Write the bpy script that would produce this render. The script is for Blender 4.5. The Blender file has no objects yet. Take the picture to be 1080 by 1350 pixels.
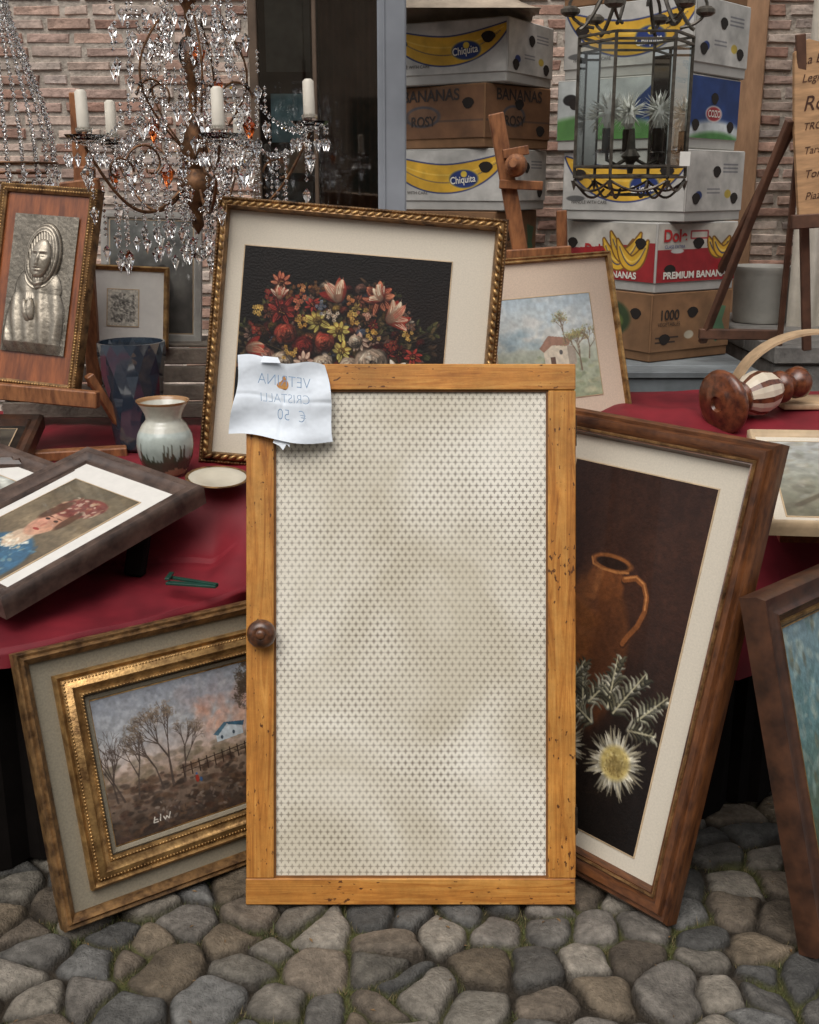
import bpy, math, random
import numpy as np
from mathutils import Matrix, Vector
random.seed(7); rng=np.random.default_rng(7)
scene=bpy.context.scene
# ---------------------------------------------------------------- helpers
def lin(c):
    c=np.asarray(c,float)
    return np.where(c<=.04045,c/12.92,((c+.055)/1.055)**2.4)
def rgb(r,g,b): return tuple(lin(np.array([r,g,b])/255.))
def V(*a): return Vector(a)
def empty(name,mat=None,parent=None):
    o=bpy.data.objects.new(name,None); scene.collection.objects.link(o)
    o.empty_display_size=.1
    if parent: o.parent=parent
    if mat is not None: o.matrix_local=mat
    return o
def axes(o,r,u):
    r=Vector(r).normalized(); u=Vector(u); u=(u-r*u.dot(r)).normalized(); n=r.cross(u)
    m=Matrix.Identity(4)
    for i,a in enumerate((r,u,n)):
        for k in range(3): m[k][i]=a[k]
    for k in range(3): m[k][3]=o[k]
    return m
def M(name,col,rough=.5,metal=0,var=.2,scale=12,bump=0,bscale=80,coat=0,attr=None,stretch=None,col2=None,spec=.5,sheen=0,trans=0,dirt=0):
    m=bpy.data.materials.new(name); m.use_nodes=True
    nt=m.node_tree; N=nt.nodes; L=nt.links; b=N['Principled BSDF']
    b.inputs['Roughness'].default_value=rough; b.inputs['Metallic'].default_value=metal
    b.inputs['Coat Weight'].default_value=coat; b.inputs['Coat Roughness'].default_value=.04
    b.inputs['Specular IOR Level'].default_value=spec
    if sheen: b.inputs['Sheen Weight'].default_value=sheen
    tc=N.new('ShaderNodeTexCoord'); src=tc.outputs['Object']
    if stretch:
        mp=N.new('ShaderNodeMapping'); mp.inputs['Scale'].default_value=stretch
        L.new(src,mp.inputs[0]); src=mp.outputs[0]
    n=N.new('ShaderNodeTexNoise'); n.inputs['Scale'].default_value=scale; n.inputs['Detail'].default_value=3; n.inputs['Roughness'].default_value=.65
    L.new(src,n.inputs['Vector'])
    if attr:
        a=N.new('ShaderNodeAttribute'); a.attribute_name=attr; base=a.outputs['Color']
    else:
        mx0=N.new('ShaderNodeMix'); mx0.data_type='RGBA'
        c1=col; c2=col2 or tuple(x*(1-var*1.6) for x in col)
        mx0.inputs[6].default_value=(*c2,1); mx0.inputs[7].default_value=(*tuple(min(1,x*(1+var*.5)) for x in c1),1)
        rp=N.new('ShaderNodeMapRange'); rp.inputs[1].default_value=.32; rp.inputs[2].default_value=.68
        L.new(n.outputs[0],rp.inputs[0]); L.new(rp.outputs[0],mx0.inputs[0]); base=mx0.outputs[2]
    if attr and var:
        rp=N.new('ShaderNodeMapRange'); rp.inputs[1].default_value=.25; rp.inputs[2].default_value=.75
        rp.inputs[3].default_value=1-var; rp.inputs[4].default_value=1+var
        L.new(n.outputs[0],rp.inputs[0])
        vm=N.new('ShaderNodeVectorMath'); vm.operation='SCALE'; L.new(base,vm.inputs[0]); L.new(rp.outputs[0],vm.inputs['Scale']); base=vm.outputs[0]
    if dirt:
        n3=N.new('ShaderNodeTexNoise'); n3.inputs['Scale'].default_value=scale*.35; n3.inputs['Detail'].default_value=4
        L.new(tc.outputs['Object'],n3.inputs['Vector'])
        r3=N.new('ShaderNodeMapRange'); r3.inputs[1].default_value=.35; r3.inputs[2].default_value=.62; r3.inputs[3].default_value=1-dirt; r3.inputs[4].default_value=1
        L.new(n3.outputs[0],r3.inputs[0])
        vm=N.new('ShaderNodeVectorMath'); vm.operation='SCALE'; L.new(base,vm.inputs[0]); L.new(r3.outputs[0],vm.inputs['Scale']); base=vm.outputs[0]
    L.new(base,b.inputs['Base Color'])
    if bump:
        n2=N.new('ShaderNodeTexNoise'); n2.inputs['Scale'].default_value=bscale; n2.inputs['Detail'].default_value=2
        L.new(src,n2.inputs['Vector'])
        bp=N.new('ShaderNodeBump'); bp.inputs['Strength'].default_value=bump; bp.inputs['Distance'].default_value=.01
        L.new(n2.outputs[0],bp.inputs['Height']); L.new(bp.outputs[0],b.inputs['Normal'])
    return m
class MB:
    def __init__(s): s.v=[];s.f=[];s.m=[]
    def add(s,v,f,mi=0):
        o=len(s.v); s.v+= [tuple(p) for p in v]; s.f+=[tuple(i+o for i in q) for q in f]; s.m+=[mi]*len(f)
    def box(s,a,b,mi=0,T=None):
        x0,y0,z0=a;x1,y1,z1=b
        v=[(x0,y0,z0),(x1,y0,z0),(x1,y1,z0),(x0,y1,z0),(x0,y0,z1),(x1,y0,z1),(x1,y1,z1),(x0,y1,z1)]
        if T: v=[T@Vector(p) for p in v]
        s.add(v,[(0,3,2,1),(4,5,6,7),(0,1,5,4),(1,2,6,5),(2,3,7,6),(3,0,4,7)],mi)
    def bbox(s,a,b,bev,mi=0,T=None):
        x0,y0,z0=a;x1,y1,z1=b;e=bev
        pts=[];F=[]
        import itertools
        idx={}
        for sx,sy,sz in itertools.product((0,1),repeat=3):
            X=(x0,x1)[sx];Y=(y0,y1)[sy];Z=(z0,z1)[sz]
            dx=e*(1-2*sx);dy=e*(1-2*sy);dz=e*(1-2*sz)
            idx[(sx,sy,sz)]=len(pts)
            pts+=[(X,Y+dy,Z+dz),(X+dx,Y,Z+dz),(X+dx,Y+dy,Z)]
        g=lambda sx,sy,sz,k: idx[(sx,sy,sz)]+k
        for sx in (0,1): F.append([g(sx,0,0,0),g(sx,1,0,0),g(sx,1,1,0),g(sx,0,1,0)][::1 if sx else -1])
        for sy in (0,1): F.append([g(0,sy,0,1),g(1,sy,0,1),g(1,sy,1,1),g(0,sy,1,1)][::-1 if sy else 1])
        for sz in (0,1): F.append([g(0,0,sz,2),g(1,0,sz,2),g(1,1,sz,2),g(0,1,sz,2)][::1 if sz else -1])
        for sx in (0,1):
            for sy in (0,1): F.append([g(sx,sy,0,0),g(sx,sy,1,0),g(sx,sy,1,1),g(sx,sy,0,1)][::1 if sx!=sy else -1])
        for sx in (0,1):
            for sz in (0,1): F.append([g(sx,0,sz,0),g(sx,0,sz,2),g(sx,1,sz,2),g(sx,1,sz,0)][::1 if sx!=sz else -1])
        for sy in (0,1):
            for sz in (0,1): F.append([g(0,sy,sz,1),g(1,sy,sz,1),g(1,sy,sz,2),g(0,sy,sz,2)][::1 if sy!=sz else -1])
        for k in idx.values(): F.append([k,k+1,k+2])
        if T: pts=[T@Vector(p) for p in pts]
        s.add(pts,F,mi)
    def bar(s,p0,p1,w,d,mi=0,up=(0,0,1)):
        p0=Vector(p0);p1=Vector(p1);ax=(p1-p0);l=ax.length;ax.normalize()
        upv=Vector(up)
        if abs(ax.dot(upv))>.95: upv=Vector((0,1,0))
        sx=ax.cross(upv).normalized(); sy=sx.cross(ax)
        T=Matrix.Identity(4)
        for i,a in enumerate((sx,sy,ax)):
            for k in range(3): T[k][i]=a[k]
        for k in range(3): T[k][3]=p0[k]
        s.bbox((-w/2,-d/2,0),(w/2,d/2,l),min(w,d)*.12,mi,T)
    def lathe(s,prof,o=(0,0,0),ax=(0,0,1),n=20,mi=0):
        o=Vector(o);a=Vector(ax).normalized(); t=Vector((1,0,0)) if abs(a.x)<.9 else Vector((0,1,0))
        x=a.cross(t).normalized(); y=a.cross(x)
        v=[];f=[]
        for r,z in prof:
            for i in range(n):
                q=2*math.pi*i/n; v.append(o+a*z+(x*math.cos(q)+y*math.sin(q))*r)
        for k in range(len(prof)-1):
            for i in range(n):
                j=(i+1)%n; f.append((k*n+i,k*n+j,(k+1)*n+j,(k+1)*n+i))
        s.add(v,f,mi)
    def tube(s,pts,r,n=6,mi=0,r1=None):
        pts=[Vector(p) for p in pts]; v=[];f=[]
        prev=None
        for k,p in enumerate(pts):
            a=(pts[min(k+1,len(pts)-1)]-pts[max(k-1,0)]).normalized()
            if prev is None:
                t=Vector((0,0,1)) if abs(a.z)<.9 else Vector((1,0,0)); x=a.cross(t).normalized()
            else: x=(prev-a*prev.dot(a)).normalized()
            prev=x;y=a.cross(x); rr=r if r1 is None else r+(r1-r)*k/(len(pts)-1)
            for i in range(n):
                q=2*math.pi*i/n; v.append(p+(x*math.cos(q)+y*math.sin(q))*rr)
        for k in range(len(pts)-1):
            for i in range(n):
                j=(i+1)%n; f.append((k*n+i,k*n+j,(k+1)*n+j,(k+1)*n+i))
        f.append(tuple(range(n))[::-1]); f.append(tuple(len(v)-n+i for i in range(n)))
        s.add(v,f,mi)
    def octa(s,p,r,h,mi=0,n=6,top=.35):
        x,y,z=p; a0=random.random()*6
        v=[(x,y,z+h*top)]+[(x+r*math.cos(a0+6.2832*i/n),y+r*math.sin(a0+6.2832*i/n),z) for i in range(n)]+[(x,y,z-h*(1-top))]
        f=[(0,1+i,1+(i+1)%n) for i in range(n)]+[(n+1,1+(i+1)%n,1+i) for i in range(n)]
        s.add(v,f,mi)
    def sph(s,p,r,mi=0,n=10,m=6,T=None):
        if not hasattr(r,'__len__'): r=(r,r,r)
        v=[];f=[]
        for k in range(m+1):
            t=math.pi*k/m
            for i in range(n):
                q=2*math.pi*i/n; c=Vector((r[0]*math.sin(t)*math.cos(q),r[1]*math.sin(t)*math.sin(q),r[2]*math.cos(t)))
                if T: c=T@c
                v.append(Vector(p)+c)
        for k in range(m):
            for i in range(n):
                j=(i+1)%n; f.append((k*n+i,(k+1)*n+i,(k+1)*n+j,k*n+j))
        s.add(v,f,mi)
    def obj(s,name,mats,parent=None,mat=None,smooth=False):
        me=bpy.data.meshes.new(name); me.from_pydata([tuple(p) for p in s.v],[],s.f)
        for m in (mats if isinstance(mats,(list,tuple)) else [mats]): me.materials.append(m)
        me.polygons.foreach_set('material_index',np.array(s.m,np.int32))
        if smooth: me.polygons.foreach_set('use_smooth',np.ones(len(s.f),bool))
        me.update()
        o=bpy.data.objects.new(name,me); scene.collection.objects.link(o)
        if parent: o.parent=parent
        if mat is not None: o.matrix_local=mat
        if smooth:
            try: me.set_sharp_from_angle(angle=math.radians(50))
            except Exception: pass
        return o
def gridmesh(name,P,C,mat,parent=None,smooth=True,flip=False):
    H,W=P.shape[:2]
    me=bpy.data.meshes.new(name)
    me.vertices.add(H*W); me.vertices.foreach_set('co',P.reshape(-1).astype(np.float32))
    i=np.arange((H-1)*(W-1)); r=i//(W-1); c=i%(W-1); a=r*W+c
    q=np.stack([a,a+W,a+W+1,a+1],1)
    if flip: q=q[:,::-1]
    nf=len(q)
    me.loops.add(nf*4); me.loops.foreach_set('vertex_index',q.reshape(-1).astype(np.int32))
    me.polygons.add(nf); me.polygons.foreach_set('loop_start',(np.arange(nf)*4).astype(np.int32))
    me.polygons.foreach_set('use_smooth',np.full(nf,smooth))
    if C is not None:
        at=me.color_attributes.new('Col','FLOAT_COLOR','POINT')
        cc=np.ones((H*W,4),np.float32); cc[:,:3]=C.reshape(-1,3); at.data.foreach_set('color',cc.reshape(-1))
    me.update(calc_edges=True); me.validate()
    me.materials.append(mat)
    o=bpy.data.objects.new(name,me); scene.collection.objects.link(o)
    if parent: o.parent=parent
    return o
def vnoise(x,y,sc,seed=0):
    x=x*sc;y=y*sc; xi=np.floor(x).astype(int);yi=np.floor(y).astype(int); fx=x-xi;fy=y-yi
    fx=fx*fx*(3-2*fx);fy=fy*fy*(3-2*fy)
    def h(a,b):
        n=(a*374761393+b*668265263+seed*1442695041)&0x7fffffff
        n=((n^(n>>13))*1274126177)&0x7fffffff
        return ((n^(n>>16))&0xffff)/65535.
    return (h(xi,yi)*(1-fx)+h(xi+1,yi)*fx)*(1-fy)+(h(xi,yi+1)*(1-fx)+h(xi+1,yi+1)*fx)*fy
def fbm(x,y,sc,seed=0,o=4):
    r=0;a=.5
    for k in range(o): r=r+a*vnoise(x,y,sc*2**k,seed+k*17); a*=.5
    return r
class CV:
    def __init__(s,W,H,c):
        s.W=W;s.H=H;s.a=np.zeros((H,W,3)); s.a[:]=np.array(c)/255.
        s.Y,s.X=np.mgrid[0:H,0:W].astype(float)
    def vgrad(s,stops,y0=0,y1=None):
        y1=y1 or s.H; t=np.linspace(0,1,y1-y0)
        xs=[q[0] for q in stops]
        for k in range(3): s.a[y0:y1,:,k]=np.interp(t,xs,[q[1][k]/255. for q in stops])[:,None]
    def ell(s,x,y,rx,ry,c,a=1.,rot=0,soft=.2):
        R=max(rx,ry)*(1+soft)+1.5
        x0=int(max(0,x-R));x1=int(min(s.W,x+R+1));y0=int(max(0,y-R));y1=int(min(s.H,y+R+1))
        if x0>=x1 or y0>=y1: return
        dx=s.X[y0:y1,x0:x1]-x;dy=s.Y[y0:y1,x0:x1]-y
        if rot:
            cc,ss=math.cos(rot),math.sin(rot); dx,dy=dx*cc+dy*ss,-dx*ss+dy*cc
        d=np.sqrt((dx/max(rx,.3))**2+(dy/max(ry,.3))**2)
        sf=max(soft,.8/max(min(rx,ry),.3))
        m=(np.clip((1+sf/2-d)/sf,0,1)*a)[...,None]
        s.a[y0:y1,x0:x1]=s.a[y0:y1,x0:x1]*(1-m)+np.array(c)/255.*m
    def stroke(s,pts,w0,w1,c,a=1.,step=.6):
        for k in range(len(pts)-1):
            p,q=pts[k],pts[k+1]; n=max(1,int(math.hypot(q[0]-p[0],q[1]-p[1])/max(step*min(max(w0,.8),3),.5)))
            for i in range(n):
                t=(k+i/n)/(len(pts)-1); w=w0+(w1-w0)*t
                s.ell(p[0]+(q[0]-p[0])*i/n,p[1]+(q[1]-p[1])*i/n,w,w,c,a)
    def poly(s,pts,c,a=1.):
        m=np.zeros((s.H,s.W),bool); n=len(pts)
        for i in range(n):
            x0,y0=pts[i];x1,y1=pts[(i+1)%n]
            if y0==y1: continue
            k=((s.Y>=min(y0,y1))&(s.Y<max(y0,y1)))
            m^=k&(s.X<(x1-x0)*(s.Y-y0)/(y1-y0)+x0)
        s.a[m]=s.a[m]*(1-a)+np.array(c)/255.*a
    def noise(s,sc,amp,seed=0):
        n=fbm(s.X/s.W,s.Y/s.W,sc,seed)-.47
        s.a=np.clip(s.a*(1+amp*2*n[...,None]),0,1)
    def sat(s,k,g=1.):
        l=s.a.mean(-1,keepdims=True);s.a=np.clip((l+(s.a-l)*k)*g,0,1)
    def daubs(s,n,x0,x1,y0,y1,cols,r0,r1,a=.6,rot=None,asp=.5):
        for _ in range(n):
            r=random.uniform(r0,r1)
            c=np.array(random.choice(cols))+random.uniform(-12,12)
            s.ell(random.uniform(x0,x1),random.uniform(y0,y1),r,r*asp,np.clip(c,0,255),a,random.uniform(0,3.14) if rot is None else rot+random.gauss(0,.2),.5)
    def petal(s,x,y,q,l,w,c,streak=None):
        c=np.array(c,float);bend=random.uniform(-.5,.5)
        for t in np.linspace(0,1,max(5,int(l*1.1))):
            a_=q+bend*t;px=x+math.cos(a_)*l*t;py=y+math.sin(a_)*l*t
            ww=w*math.sin(min(1,.15+t*.92)*math.pi)**.6+.5
            s.ell(px,py,ww*.5,ww,c*(.42+.62*t),.75,a_,.3)
        for o_ in (-.45,.1,.5):
            pts=[(x+math.cos(q+bend*t)*l*t-math.sin(q+bend*t)*w*o_*math.sin(t*3.14),y+math.sin(q+bend*t)*l*t+math.cos(q+bend*t)*w*o_*math.sin(t*3.14)) for t in (.3,.6,.92)]
            s.stroke(pts,.55,.45,np.minimum((np.array(streak) if streak is not None else c)*1.28,255),.6)
    def flower(s,x,y,r,c1,c2,kind=0,dim=1.,squash=.85):
        c1=np.array(c1)*dim;c2=np.array(c2)*dim;off=random.random()*6;tilt=random.uniform(-.25,.25)*r
        s.ell(x+r*.1,y+r*.25,r*1.0,r*.85,(20,12,9),.55,soft=.6)
        if kind==0:
            for ring,k,wd in ((1.08,9,.42),(.82,8,.40),(.58,6,.38),(.34,5,.30)):
                for i in range(k):
                    q=6.283*i/k+off*ring+random.uniform(-.35,.35);l=r*ring*random.uniform(.72,1.1)
                    lit=.70+.34*(-math.sin(q)*.7-math.cos(q)*.45);t=np.clip(random.random()*.6+(1-ring)*.3,0,1)
                    c=(c1*(1-t)+c2*t)*np.clip(lit,.45,1.1)
                    ex,ey=x+math.cos(q)*l*.66,y+math.sin(q)*l*.66*squash
                    s.ell(ex+.8,ey+1.0,r*wd*ring+1.2,r*.24*ring+1,c*.34,.8,q+1.57+random.uniform(-.5,.5),.35)
                    s.ell(ex,ey,r*wd*ring+.8,r*.20*ring+.8,c,.9,q+1.57+random.uniform(-.5,.5),.5)
                    s.ell(ex+math.cos(q)*r*.06,ey+math.sin(q)*r*.06-.5,r*wd*.8*ring,.7,np.minimum(c*1.45,255),.75,q+1.57,.5)
        elif kind==1:
            for i in range(9):
                q=6.283*i/9+off;l=r*random.uniform(.8,1.2);t=random.random()
                s.petal(x+math.cos(q)*r*.1,y+math.sin(q)*r*.1,q,l,r*.22,(c1*(1-t)+c2*t)*(.8-.25*math.sin(q)),c2)
            s.daubs(12,x-r*.2,x+r*.2,y-r*.2,y+r*.2,[tuple(c2*.8),(60,40,20),(190,150,70)],.6,1.8,.8)
        else:
            for _ in range(9):
                px,py=x+random.gauss(0,r*.45),y+random.gauss(0,r*.4);t=random.random();c=c1*(1-t)+c2*t
                for i in range(5):
                    q=6.283*i/5+off;s.ell(px+math.cos(q)*r*.15,py+math.sin(q)*r*.15,r*.14,r*.10,c*random.uniform(.7,1.1),.9,q,.4)
                s.ell(px,py,r*.06+.4,r*.06+.4,(120,84,36),.9)
    def mesh(s,name,w,h,z,mat,parent,x0=0,y0=0):
        P=np.zeros((s.H,s.W,3)); P[...,0]=x0+s.X/(s.W-1)*w; P[...,1]=y0+h-s.Y/(s.H-1)*h; P[...,2]=z
        return gridmesh(name,P,lin(np.clip(s.a,0,1)),mat,parent,smooth=True)
def text(body,size,loc,rotm,mat,parent,sx=1,sy=1,name='lettering',align='CENTER',shear=0,bold=0):
    cu=bpy.data.curves.new(name,'FONT'); cu.body=body; cu.size=size; cu.align_x=align; cu.align_y='CENTER'; cu.shear=shear; cu.offset=bold
    cu.materials.append(mat)
    o=bpy.data.objects.new(name,cu); scene.collection.objects.link(o); o.parent=parent
    o.matrix_local=Matrix.Translation(loc)@rotm@Matrix.Diagonal((sx,sy,1,1))
    return o
I4=Matrix.Identity(4)
# ---------------------------------------------------------------- materials
m_paint=M('oil_paint',(1,1,1),rough=.5,attr='Col',var=.10,scale=60,bump=.12,bscale=160,coat=.12,spec=.25)
m_glazed=M('glazed_print',(1,1,1),rough=.6,attr='Col',var=.06,scale=40,coat=.5)
m_card=M('printed_card',(1,1,1),rough=.75,attr='Col',var=.16,scale=14,dirt=.22)
m_gold=M('aged_gold_leaf',rgb(186,148,94),rough=.40,metal=.65,var=.3,scale=25,col2=rgb(110,80,48),bump=.15,bscale=120)
m_golddk=M('dark_gilt',rgb(152,116,74),rough=.43,metal=.5,var=.3,scale=30,col2=rgb(72,50,32),bump=.15,bscale=120)
m_walnut=M('walnut_moulding',rgb(108,66,37),rough=.36,var=.35,scale=14,col2=rgb(58,33,20),bump=.08,bscale=60,stretch=(1,1,6),coat=.15)
m_walnutdk=M('dark_walnut_moulding',rgb(80,50,33),rough=.4,var=.35,scale=14,col2=rgb(44,27,19),bump=.08,bscale=60,coat=.1)
m_grwood=M('grey_brown_wood',rgb(92,74,64),rough=.5,var=.3,scale=16,col2=rgb(52,40,35),bump=.1)
m_redwood=M('red_brown_wood',rgb(146,82,42),rough=.38,var=.3,scale=8,col2=rgb(100,52,26),stretch=(6,1,6),coat=.2)
m_easel=M('beech_easel_wood',rgb(150,98,60),rough=.5,var=.3,scale=12,col2=rgb(98,58,34),stretch=(4,4,1),bump=.1)
m_linen=M('linen_mat',rgb(208,198,180),rough=.9,var=.06,scale=220)
m_white=M('white_mat',rgb(218,214,206),rough=.85,var=.04,scale=30)
m_olive=M('olive_linen_mat',rgb(140,131,112),rough=.9,var=.12,scale=200)
m_pinklinen=M('pink_linen_mat',rgb(214,192,170),rough=.9,var=.07,scale=200)
m_creamw=M('cream_wood',rgb(196,170,136),rough=.5,var=.15,scale=18)
m_back=M('frame_backboard',rgb(110,84,60),rough=.9,var=.2)
m_dark=M('dark_metal',rgb(62,54,46),rough=.45,metal=.7,var=.4,scale=30)
m_bronze=M('antique_bronze',rgb(120,84,54),rough=.5,metal=.6,var=.4,scale=30,col2=rgb(60,40,26))
m_cloth=M('red_satin',rgb(128,32,42),rough=.62,var=.2,scale=4,col2=rgb(92,20,29),bump=.05,bscale=300,spec=.35)
m_black=M('matt_black',rgb(24,20,18),rough=.95,var=.2,spec=.1)
m_candle=M('candle_wax',rgb(216,208,192),rough=.5,var=.08)
m_ink=M('blue_ink',rgb(120,150,182),rough=.8,var=.15,scale=60)
m_paper=M('note_paper',rgb(222,228,234),rough=.85,var=.05,scale=20,bump=.5,bscale=22)
def glassmat(name,col,rough=.02,ior=1.5):
    m=bpy.data.materials.new(name); m.use_nodes=True; b=m.node_tree.nodes['Principled BSDF']
    b.inputs['Base Color'].default_value=(*col,1); b.inputs['Transmission Weight'].default_value=1
    b.inputs['Roughness'].default_value=rough; b.inputs['IOR'].default_value=ior
    return m
m_crys=glassmat('crystal',(.98,.97,.95),.0,1.55)
m_amber=glassmat('amber_crystal',rgb(196,100,48),.0,1.5)
def panemat(name,tint,refl,rough=.03,body=None,bf=.4):
    m=bpy.data.materials.new(name); m.use_nodes=True; N=m.node_tree.nodes;L=m.node_tree.links
    pb=N['Principled BSDF']; out=N['Material Output']
    t=N.new('ShaderNodeBsdfTransparent'); t.inputs[0].default_value=(*tint,1)
    base=t.outputs[0]
    if body:
        pb.inputs['Base Color'].default_value=(*body,1);pb.inputs['Roughness'].default_value=.12
        xb=N.new('ShaderNodeMixShader');xb.inputs[0].default_value=bf;L.new(t.outputs[0],xb.inputs[1]);L.new(pb.outputs[0],xb.inputs[2]);base=xb.outputs[0]
    else: N.remove(pb)
    g=N.new('ShaderNodeBsdfGlossy'); g.inputs['Roughness'].default_value=rough
    f=N.new('ShaderNodeFresnel'); f.inputs[0].default_value=1.5
    ma=N.new('ShaderNodeMath'); ma.operation='MULTIPLY_ADD'; ma.inputs[1].default_value=1; ma.inputs[2].default_value=refl
    L.new(f.outputs[0],ma.inputs[0])
    x=N.new('ShaderNodeMixShader'); L.new(ma.outputs[0],x.inputs[0]); L.new(base,x.inputs[1]); L.new(g.outputs[0],x.inputs[2]); L.new(x.outputs[0],out.inputs[0])
    return m
m_pane=panemat('clear_pane',(.90,.93,.91),.05)
m_window=panemat('shop_window_glass',(.8,.82,.8),.12)
m_blueglass=panemat('blue_glass',rgb(176,188,200),.10,.05,rgb(66,80,96),.5)
# ---------------------------------------------------------------- camera, light
cam=bpy.data.cameras.new('camera'); co=bpy.data.objects.new('camera',cam); scene.collection.objects.link(co)
cam.sensor_fit='VERTICAL'; cam.sensor_height=36; cam.sensor_width=28.8; cam.lens=40; cam.clip_start=.05; cam.clip_end=2000
co.location=(0,0,1.6); co.rotation_euler=(math.radians(90-16),0,0); scene.camera=co
scene.view_settings.view_transform='Standard'; scene.view_settings.look='None'; scene.view_settings.exposure=0
w=bpy.data.worlds.new('World'); scene.world=w; w.use_nodes=True
N=w.node_tree.nodes;L=w.node_tree.links; bg=N['Background']
sky=N.new('ShaderNodeTexSky'); sky.sky_type='NISHITA'; sky.sun_disc=False; sky.sun_elevation=math.radians(58); sky.sun_rotation=math.radians(200)
sky.air_density=1.0; sky.dust_density=4; sky.ozone_density=1
hs=N.new('ShaderNodeHueSaturation'); hs.inputs['Saturation'].default_value=.25
L.new(sky.outputs[0],hs.inputs['Color']); L.new(hs.outputs[0],bg.inputs[0]); bg.inputs[1].default_value=.15
sl=bpy.data.lights.new('sun','SUN'); sl.energy=1.45; sl.angle=math.radians(50); sl.color=(1,.965,.92)
so=bpy.data.objects.new('sun',sl); scene.collection.objects.link(so)
az=math.radians(200); el=math.radians(58)
d=Vector((math.sin(az)*math.cos(el),math.cos(az)*math.cos(el),math.sin(el)))
so.rotation_euler=d.to_track_quat('Z','Y').to_euler(); so.location=(0,-3,8)
# ---------------------------------------------------------------- ground
def cobble_field(X,Y):
    sx,sy=.122,.106
    wx=X+.04*(fbm(X,Y,5,3)-.5)+.014*(vnoise(X,Y,22,5)-.5); wy=Y+.04*(fbm(X,Y,5,9)-.5)+.014*(vnoise(X,Y,22,8)-.5)
    ci=np.floor(wx/sx).astype(int); cj=np.floor(wy/sy).astype(int)
    def hh(a,b,k):
        n=(a*73856093+b*19349663+k*83492791)&0x7fffffff
        n=((n^(n>>13))*1274126177)&0x7fffffff
        return ((n^(n>>15))&0xffff)/65535.
    def seed_(a,b): return (a+.5+.5*(b%2)+.92*(hh(a,b,1)-.5))*sx,(b+.5+.86*(hh(a,b,2)-.5))*sy
    f1=np.full(X.shape,9.);s1x=f1*0;s1y=f1*0;ida=f1*0;idb=f1*0
    rg=[(di,dj) for di in (-2,-1,0,1,2) for dj in (-2,-1,0,1,2)]
    for di,dj in rg:
        a=ci+di;b=cj+dj;px,py=seed_(a,b);dd=np.hypot(wx-px,wy-py);n1=dd<f1
        f1=np.where(n1,dd,f1);s1x=np.where(n1,px,s1x);s1y=np.where(n1,py,s1y);ida=np.where(n1,a,ida);idb=np.where(n1,b,idb)
    ia=ida.astype(int);ib=idb.astype(int)
    R=lambda k:hh(ia,ib,k)
    tau=.0065;acc=np.zeros_like(f1)
    for di,dj in rg:
        a=ci+di;b=cj+dj;px,py=seed_(a,b);same=(a==ia)&(b==ib)
        dk=((wx-px)**2+(wy-py)**2-f1**2)/(2*np.hypot(px-s1x,py-s1y)+1e-9)
        acc+=np.where(same,0,np.exp(-np.minimum(dk,.3)/tau))
    e=-tau*np.log(acc+1e-12)
    e=e-.0004-.0040*R(5)+.005*(fbm(X,Y,35,14)-.5)
    t=np.clip(e/.026,0,1)
    dome=(1-(1-t)**2.2)**.60
    tilt=((wx-s1x)*(R(6)-.5)+(wy-s1y)*(R(7)-.5))*.26
    facet=np.abs(fbm(X,Y,14,41,2)-.4)*.016
    z=np.where(e>0,.019*dome+.010*(R(8)-.5)+tilt+facet+.003*(fbm(X,Y,70,4)-.5),-.003+.010*(fbm(X,Y,40,2)-.5))
    z=np.where(e>0,np.maximum(z,-.001),z)
    pal=lin(np.array([[116,110,100],[130,122,110],[102,98,92],[122,110,96],[108,106,102],[140,132,120],[108,97,84],[94,92,88],[128,121,112],[118,105,88]])/255.)
    c=pal[(R(3)*9.99).astype(int)]*(.60+.42*R(4))[...,None]
    c=c*(.50+1.0*fbm(X,Y,26,6))[...,None]*(.68+.64*fbm(X,Y,120,61,2))[...,None]
    c=c*(.55+.45*np.clip(e/.012,0,1))[...,None]
    soil=lin(np.array([50,43,34])/255.)*(.4+1.*fbm(X,Y,60,7))[...,None]
    moss=lin(np.array([78,78,42])/255.)*(.4+1.*fbm(X,Y,80,8))[...,None]
    mm=np.clip((fbm(X,Y,5,11)-.46)*8,0,1)[...,None]
    soil=soil*(1-mm)+moss*mm
    k=np.clip((e+.0010)/.004,0,1)[...,None]
    return z-.022,soil*(1-k)+c*k,e
m_ground=M('cobble_stone',(1,1,1),rough=.75,attr='Col',var=.28,scale=60,bump=.6,bscale=170,spec=.25)
Y,X=np.mgrid[1.30:3.3:.0040,-1.35:1.35:.0040]
Z,C,E=cobble_field(X,Y)
gridmesh('cobblestone_paving',np.stack([X,Y,Z],-1),C,m_ground,flip=True)
m=bpy.data.materials.new('cobble_ground_far'); m.use_nodes=True;N=m.node_tree.nodes;L=m.node_tree.links;b=N['Principled BSDF'];b.inputs['Roughness'].default_value=.8
tc=N.new('ShaderNodeTexCoord');vo=N.new('ShaderNodeTexVoronoi');vo.feature='DISTANCE_TO_EDGE';vo.inputs['Scale'].default_value=8
vc=N.new('ShaderNodeTexVoronoi');vc.inputs['Scale'].default_value=8
L.new(tc.outputs['Object'],vo.inputs['Vector']);L.new(tc.outputs['Object'],vc.inputs['Vector'])
r=N.new('ShaderNodeMapRange');r.inputs[1].default_value=.02;r.inputs[2].default_value=.12;L.new(vo.outputs['Distance'],r.inputs[0])
bw=N.new('ShaderNodeMapRange');bw.inputs[3].default_value=.10;bw.inputs[4].default_value=.24;L.new(vc.outputs['Color'],bw.inputs[0])
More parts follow.
